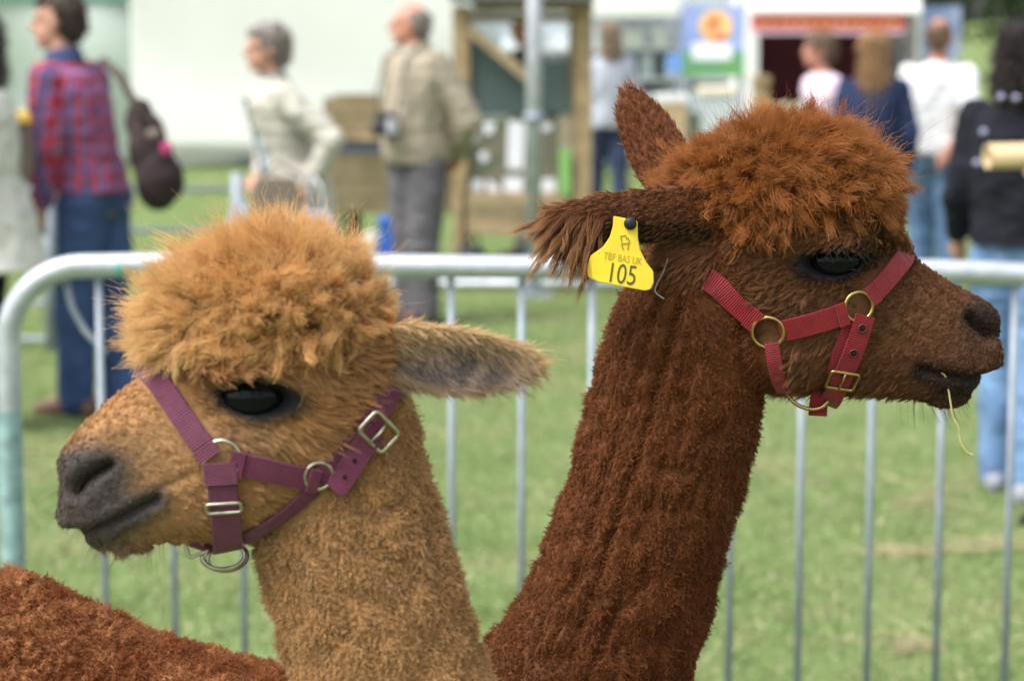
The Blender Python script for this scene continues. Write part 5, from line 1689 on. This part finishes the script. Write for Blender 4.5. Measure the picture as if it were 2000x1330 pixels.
OFF = .006
Q_crown, R_crown = strap_path(bvhD, [(1378, 542), (1410, 566), (1450, 600), (1484, 628)], OFF)
Q_cheek, R_cheek = strap_path(bvhD, [(1522, 644), (1560, 636), (1605, 624), (1648, 610)], OFF)
Q_nose, R_nose = strap_path(bvhD, [(1690, 582), (1715, 560), (1740, 532), (1760, 508)], OFF)
Q_chin, R_chin = strap_path(bvhD, [(1684, 614), (1674, 650), (1660, 690), (1644, 725), (1630, 755)], OFF + .002)
Q_thr, R_thr = strap_path(bvhD, [(1507, 668), (1511, 700), (1520, 735), (1530, 755)], OFF)
avD = np.vstack([Q_crown, Q_cheek, Q_nose, Q_chin, Q_thr]); avD = np.vstack([avD, mirror(DA, avD)])

lineY = interp_line([1280, 1330, 1400, 1440, 1500, 1560, 1640, 1700, 1740, 1775, 1800], [340, 365, 405, 440, 440, 412, 396, 402, 452, 486, 430], px)
top = sstep(14, -14, py - lineY) * (1 - is_ear) * (px > 1290)
bck = -DA.h[None]; fwd = DA.h[None]
comb = fwd * (0.25 - 0.15 * sstep(1650, 1740, px))[:, None] + up[None] * 0.18 + DA.n[None] * (np.sign(c) * 0.1)[:, None] - up[None] * (0.55 * sstep(350, 420, py))[:, None] + bck * (.9 * sstep(1480, 1380, px))[:, None]
Lk = 0.034 + 0.013 * VN(V, 26) - .010 * sstep(1690, 1740, px) - .016 * sstep(350, 420, py) - .010 * sstep(1460, 1360, px)
hk = np.tile(np.array(DTOP), (len(V), 1)) * (0.75 + 0.5 * VN.fbm(V, 30, 2))[:, None]
hk = mixc(hk, .5 * sstep(1650, 1750, px), (.33, .125, .04))
M_DT = hair_mat('brown_topknot_hair', .5, .7, (.40, .165, .05), .45)
make_hair('topknot', V, N, T, top, 95000, Lk, comb, hk, dark, M_DT, lift=.62, clump_area=24e-6, clump=.56, gamma=.8, crimp=.0034, waves=2.3,
          rand=.38, droop=.20, K=11, r0=.00030, r1=.00010, seed=21, lvar=.24, stray=.06, cvar=.2)
make_hair('flyaway_hair', V, N, T, top * sstep(440, 380, py), 700, Lk * 1.1, comb, hk, dark, M_DT, lift=1.0, clump_area=300e-6, clump=.1, crimp=.003, waves=2, rand=.5, droop=.15, K=9, r0=.00020, r1=.00007, seed=25, lvar=.5, stray=.5)
faceD = face_m * (1 - top) * (1 - is_ear) * sstep(1.1, 1.5, al)
chk = gauss(px, py, 1530, 660, 80, 110)
Lf = (0.0062 - .0026 * sstep(1740, 1830, px) + 0.010 * chk + .007 * gauss(py - lineY, py * 0, 22, 0, 25, 1) + .005 * sstep(700, 770, py) * sstep(1860, 1780, px)) * (1 - .55 * muz)
swirl = (VN(V, 26) - .5)
combF = bck * 1.0 - up[None] * .35 + up[None] * swirl[:, None] * 1.6
M_DF = hair_mat('brown_face_hair', .5, .45, (.30, .15, .07), .45)
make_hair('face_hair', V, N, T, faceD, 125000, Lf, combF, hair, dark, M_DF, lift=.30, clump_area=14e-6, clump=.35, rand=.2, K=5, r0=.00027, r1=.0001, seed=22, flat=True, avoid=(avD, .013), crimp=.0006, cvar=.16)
flD = np.clip(1 - face_m, 0, 1) * (1 - top) * (1 - is_ear)
flD = flD * np.where(V[:, 2] > .86, 1.0, np.where(V[:, 2] > .55, .08, .03))
Ln_ = 0.0030 + 0.0034 * fleece_relief(V, -.28)
combN = np.tile(np.array((-.15, 0, -.65)), (len(V), 1)) + (np.stack([VN(V, 45), VN(V + 5, 45), VN(V + 9, 45)], 1) - .5) * 1.2
M_DN = hair_mat('brown_fleece', .55, .4, (.27, .10, .035), .45)
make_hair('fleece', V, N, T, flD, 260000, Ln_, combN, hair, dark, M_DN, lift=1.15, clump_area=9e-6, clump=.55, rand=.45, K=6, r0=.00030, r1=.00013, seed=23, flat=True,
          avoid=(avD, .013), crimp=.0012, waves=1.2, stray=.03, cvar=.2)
# ears: long fringe under the near ear
dv = ec1[-1] - ec1[1]; dv /= np.linalg.norm(dv)
d3 = ec3[-1] - ec3[0]; d3 /= np.linalg.norm(d3)
combE = dv[None] * m1[:, None] * .9 + d3[None] * m3[:, None] * .8 + (bck * .6 - up[None] * .5) * m2[:, None]
fringe = m1 * sstep(418, 445, py) * sstep(1200, 1165, px)
combE = combE - up[None] * (fringe * 1.0)[:, None]
Le = .008 + .012 * fringe + .012 * m1 * sstep(1130, 1080, px) + .006 * m2 + .005 * m3 * sstep(210, 180, py)
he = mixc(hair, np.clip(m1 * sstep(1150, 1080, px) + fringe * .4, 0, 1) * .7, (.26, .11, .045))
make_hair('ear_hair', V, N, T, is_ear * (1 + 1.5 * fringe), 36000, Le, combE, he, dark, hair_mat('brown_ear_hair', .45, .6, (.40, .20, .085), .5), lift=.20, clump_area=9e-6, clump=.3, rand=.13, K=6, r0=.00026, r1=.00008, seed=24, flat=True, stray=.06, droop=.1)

fr2 = m1 * sstep(405, 440, py) * sstep(1195, 1165, px)
tipw = sstep(1150, 1085, px)[:, None]
cmb = dv[None] * (.5 + .8 * tipw) - up[None] * (.8 - .6 * tipw)
make_hair('ear_fringe', V, N, T, fr2, 5000, np.full(len(V), .030), cmb, mixc(hair, np.full(len(V), .5), (.24, .10, .04)), dark, hair_mat('ear_fringe_hair', .45, .85, (.46, .24, .10), .45),
          lift=.35, clump_area=30e-6, clump=.8, rand=.22, K=7, r0=.00028, r1=.0001, seed=27, droop=.35, crimp=.001, lvar=.4)
eye_parts(DA, bvhD, DX, DY, .0230, dark, proud=.0155, wide=1.34)
lashes(DA, [(1590, 498), (1625, 486), (1665, 488), (1700, 500)], bvhD, dark, .020, (1.0, .6, -.1), n=34, seed=5)
wm = gauss(px, py, 1850, 785, 55, 16) * (px > 1750)
make_hair('whiskers', V, N, T, wm, 160, np.full(len(V), .015), np.tile(fwd * .3 - up[None] * .7, (len(V), 1)), np.tile(np.array((.02, .014, .012)), (len(V), 1)), dark, M_DF, lift=.9, clump_area=1e-3, clump=0, rand=.3, K=5, r0=.00016, r1=.00006, seed=26, lvar=.6)
# --- red halter
M_RED = webbing_mat('red_webbing', (.23, .006, .012), (.16, .004, .009), 400)
M_BRASS = mat('brass', (.58, .42, .16), .3, 1.0, noise=.35, nscale=150)
hd = empty('halter', tuple(Q_cheek[len(Q_cheek) // 2]), 'red webbing halter with brass rings on the brown alpaca', 'halter')
kw = dict(A=DA, m=M_RED, par=hd)
nmr = lambda Nv: mirror(DA, DA.P0 + Nv) - mirror(DA, np.tile(DA.P0, (len(Nv), 1)))
Pm = mirror(DA, Q_nose)
bridge = on_plane(DA, 1776, 492) + np.array((0, 0, .005))
br = np.array([Q_nose[-1] * .5 + bridge * .5 + DA.n * .004, bridge, Pm[-1] * .5 + bridge * .5 - DA.n * .004])
Pn = np.vstack([Q_nose, br, Pm[::-1]])
Nb = np.array([R_nose[-1] + up, up + fwd[0] * .5, nmr(R_nose)[-1] + up])
Nn2 = smooth_rows(np.vstack([R_nose, Nb / np.linalg.norm(Nb, axis=1)[:, None], nmr(R_nose)[::-1]]), 2); Nn2 /= np.linalg.norm(Nn2, axis=1)[:, None]
ribbon(smooth_rows(Pn, 2), Nn2, .022, .0028, 'noseband', M_RED, hd)
pair(Q_crown, R_crown, .024, 'crown_strap', **kw)
pair(Q_cheek, R_cheek, .024, 'cheek_strap', **kw)
pair(Q_thr, R_thr, .0155, 'throat_strap', **kw)
low = on_plane(DA, 1612, 790)
PU, NU = under_jaw(Q_chin, R_chin, low, DA)
ribbon(PU, NU, .023, .003, 'chin_strap', M_RED, hd)
Qb, Rb = strap_path(bvhD, [(1664, 622), (1654, 655), (1642, 690), (1632, 725)], OFF - .002)
ribbon(Qb, Rb, .022, .0028, 'chin_strap', M_RED, hd)
loop_at(-3, Q_crown, R_crown, .0255, .013, 'strap_loop', M_RED, hd)
loop_at(-2, Q_cheek, R_cheek, .0255, .011, 'strap_loop', M_RED, hd)
loop_at(2, Q_nose, R_nose, .0225, .011, 'strap_loop', M_RED, hd)
p, nn = surf(1500, 645, bvhD, OFF); torus_ring(p + nn * .001, nn, .0165, .0020, 'ring', M_BRASS, hd)
p, nn = surf(1672, 597, bvhD, OFF); torus_ring(p + nn * .001, nn, .0155, .0020, 'ring', M_BRASS, hd)
i = np.argmin(np.abs(proj(Q_chin)[1] - 738)); td_ = Q_chin[i + 1] - Q_chin[i - 1]; td_ /= np.linalg.norm(td_)
sd_ = np.cross(R_chin[i], td_)
bk = frame_loop(Q_chin[i] + R_chin[i] * .003, sd_, td_, .0155, .0115, .0018, 'buckle', M_BRASS, hd, .003)
MB().tube([Q_chin[i] + R_chin[i] * .004 - td_ * .011, Q_chin[i] + R_chin[i] * .0045 + td_ * .011], .0013, 8).build('prong', M_BRASS, bk, True)
M_EYELET = mat('dull_eyelet', (.12, .03, .035), .5, .3)
for (ex, ey) in ((1681, 642), (1661, 690), (1642, 728)):
    i = np.argmin(np.hypot(proj(Q_chin)[0] - ex, proj(Q_chin)[1] - ey))
    p, nn = Q_chin[i], R_chin[i]
    e = torus_ring(p + nn * .0018, nn, .0042, .0012, 'eyelet', M_EYELET, hd)
    MB().ell(p + nn * .0012, (.0026, .0026, .0026), n=10, m=6).build('punched_hole', M_HOLE, e, True)
# lead ring arc and hanging strap tail below the jaw
arc = spline([on_plane(DA, x, y, .030) for x, y in ((1528, 752), (1540, 775), (1560, 792), (1585, 799), (1605, 795), (1618, 783))], 6)
MB().tube(arc, .0022, 10).build('lead_ring', M_BRASS, hd, True)
tl = np.array([on_plane(DA, x, y, .024) for x, y in ((1604, 765), (1600, 780), (1598, 797), (1597, 812))])
ribbon(tl, np.tile(DA.n, (4, 1)), .020, .003, 'strap_tail', M_RED, hd)

# ------------------------------------------------------------------ ear tag, loose wire, hay
M_TAG = mat('yellow_plastic', (.78, .60, .035), .38, 0, .5, noise=.12, nscale=60)
M_INK = mat('grey_print', (.10, .085, .03), .7)
M_BLK = mat('black_plastic', (.012, .012, .014), .45)
ct = .130
tg = empty('ear_tag', tuple(on_plane(DA, 1228, 438, ct)), 'yellow plastic ear tag numbered 105 hanging from brown ear', 'ear tag')
poly = [(1207, 425), (1245, 432), (1246, 465), (1250, 488), (1262, 512), (1276, 530), (1277, 552), (1271, 565), (1260, 568), (1200, 557), (1166, 550), (1157, 543), (1155, 522), (1163, 502), (1186, 486), (1200, 466), (1206, 445)]
def plate(poly, c_, th, name, m, tilt=0.0):
    fr_ = [on_plane(DA, x, y, c_) for x, y in poly]
    ctr_ = np.mean(fr_, 0)
    fr_ = [p + DA.n * tilt * (p[2] - ctr_[2]) for p in fr_]
    mb = MB(); mb.loft([[p - DA.n * th / 2 for p in fr_], [p + DA.n * th / 2 for p in fr_]])
    return mb.build(name, m, tg, bevel=.0008)
fp = plate(poly, ct, .0022, 'front_plate', M_TAG)
plate([(x - 9, y - 3) for x, y in poly], ct - .007, .0022, 'back_plate', M_TAG)
sp_ = on_plane(DA, 1231, 437, ct + .002)
MB().tube([sp_ - DA.n * .016, sp_ + DA.n * .002, sp_ + DA.n * .004], [.0065, .0065, .004], 16).build('stud', M_BLK, tg, True)
def lettering(txt, px0, py0, px1, py1, hgt, c_, parent, m, ang=None):
    """printed characters laid on the tag from one pixel to another"""
    cu = bpy.data.curves.new('t', 'FONT'); cu.body = txt; cu.align_x = 'LEFT'; cu.size = 1; cu.extrude = 0.0
    o = bpy.data.objects.new('t', cu); COL.objects.link(o)
    me_ = bpy.data.meshes.new_from_object(o.evaluated_get(bpy.context.evaluated_depsgraph_get()))
    bpy.data.objects.remove(o)
    A_, B_ = on_plane(DA, px0, py0, c_), on_plane(DA, px1, py1, c_)
    X = B_ - A_; ln = np.linalg.norm(X); X /= ln
    Yv = np.cross(DA.n, X)
    co = np.array([v.co[:] for v in me_.vertices])
    co[:, 0] -= co[:, 0].min(); co[:, 0] *= ln / co[:, 0].max()
    co[:, 1] -= co[:, 1].min(); co[:, 1] *= hgt / co[:, 1].max()
    W = A_[None] + co[:, :1] * X[None] + co[:, 1:2] * Yv[None] + DA.n[None] * .0004
    me_.vertices.foreach_set('co', W.ravel()); me_.update()
    me_.materials.clear(); me_.materials.append(m)
    return link('lettering', me_, m, parent)
cs = ct + .0011
lettering('105', 1190, 551, 1239, 558, .0205, cs, fp, M_INK)
lettering('TBF BAS UK', 1178, 506, 1253, 518, .0075, cs, fp, mat('faint_print', (.40, .31, .03), .7))
lg = MB()
def stroke(a_, b_):
    A_, B_ = on_plane(DA, *a_, cs + .0003), on_plane(DA, *b_, cs + .0003)
    lg.beam(A_, B_, .0012, .0004, up=DA.n)
for a_, b_ in (((1212, 462), (1222, 460)), ((1212, 462), (1215, 474)), ((1222, 460), (1224, 468)), ((1226, 464), (1230, 474)), ((1213, 477), (1230, 475)), ((1214, 478), (1217, 488)), ((1228, 476), (1226, 488))):
    stroke(a_, b_)
lg.build('emblem', mat('emblem_print', (.28, .22, .03), .7), fp)
wr = spline([on_plane(DA, x, y, .075) for x, y in ((1304, 505), (1296, 530), (1281, 560), (1281, 572), (1297, 584))], 5)
tag(MB().tube(wr, .0009, 6).build('wire', mat('dull_wire', (.32, .31, .33), .4, .8)), 'thin bent grey wire dangling below the tagged brown ear', 'wire')
M_HAY = mat('hay', (.55, .50, .22), .7, noise=.3, nscale=60)
hp = [on_plane(DA, x, y, .030 - .0004 * i) for i, (x, y) in enumerate(((1838, 728), (1846, 735), (1852, 760), (1857, 790), (1862, 815), (1872, 835), (1876, 862), (1888, 882), (1900, 888)))]
tag(MB().tube(spline(hp, 5), [.0011] * 33 + [.0011] * (len(spline(hp, 5)) - 33), 6).build('hay_stalk', M_HAY), 'pale stalk of hay hanging from the brown alpaca\'s mouth', 'hay')
p, nn = cast(bvhD, 1622, 436)
p = p + nn * .022
tag(MB().tube([p + np.array((-.009, 0, -.002)), p + np.array((0, -.002, .001)), p + np.array((.010, 0, .002))], .0009, 6).build('hay_fleck', M_HAY), 'tiny fleck of hay caught in the brown topknot above the eye', 'hay')
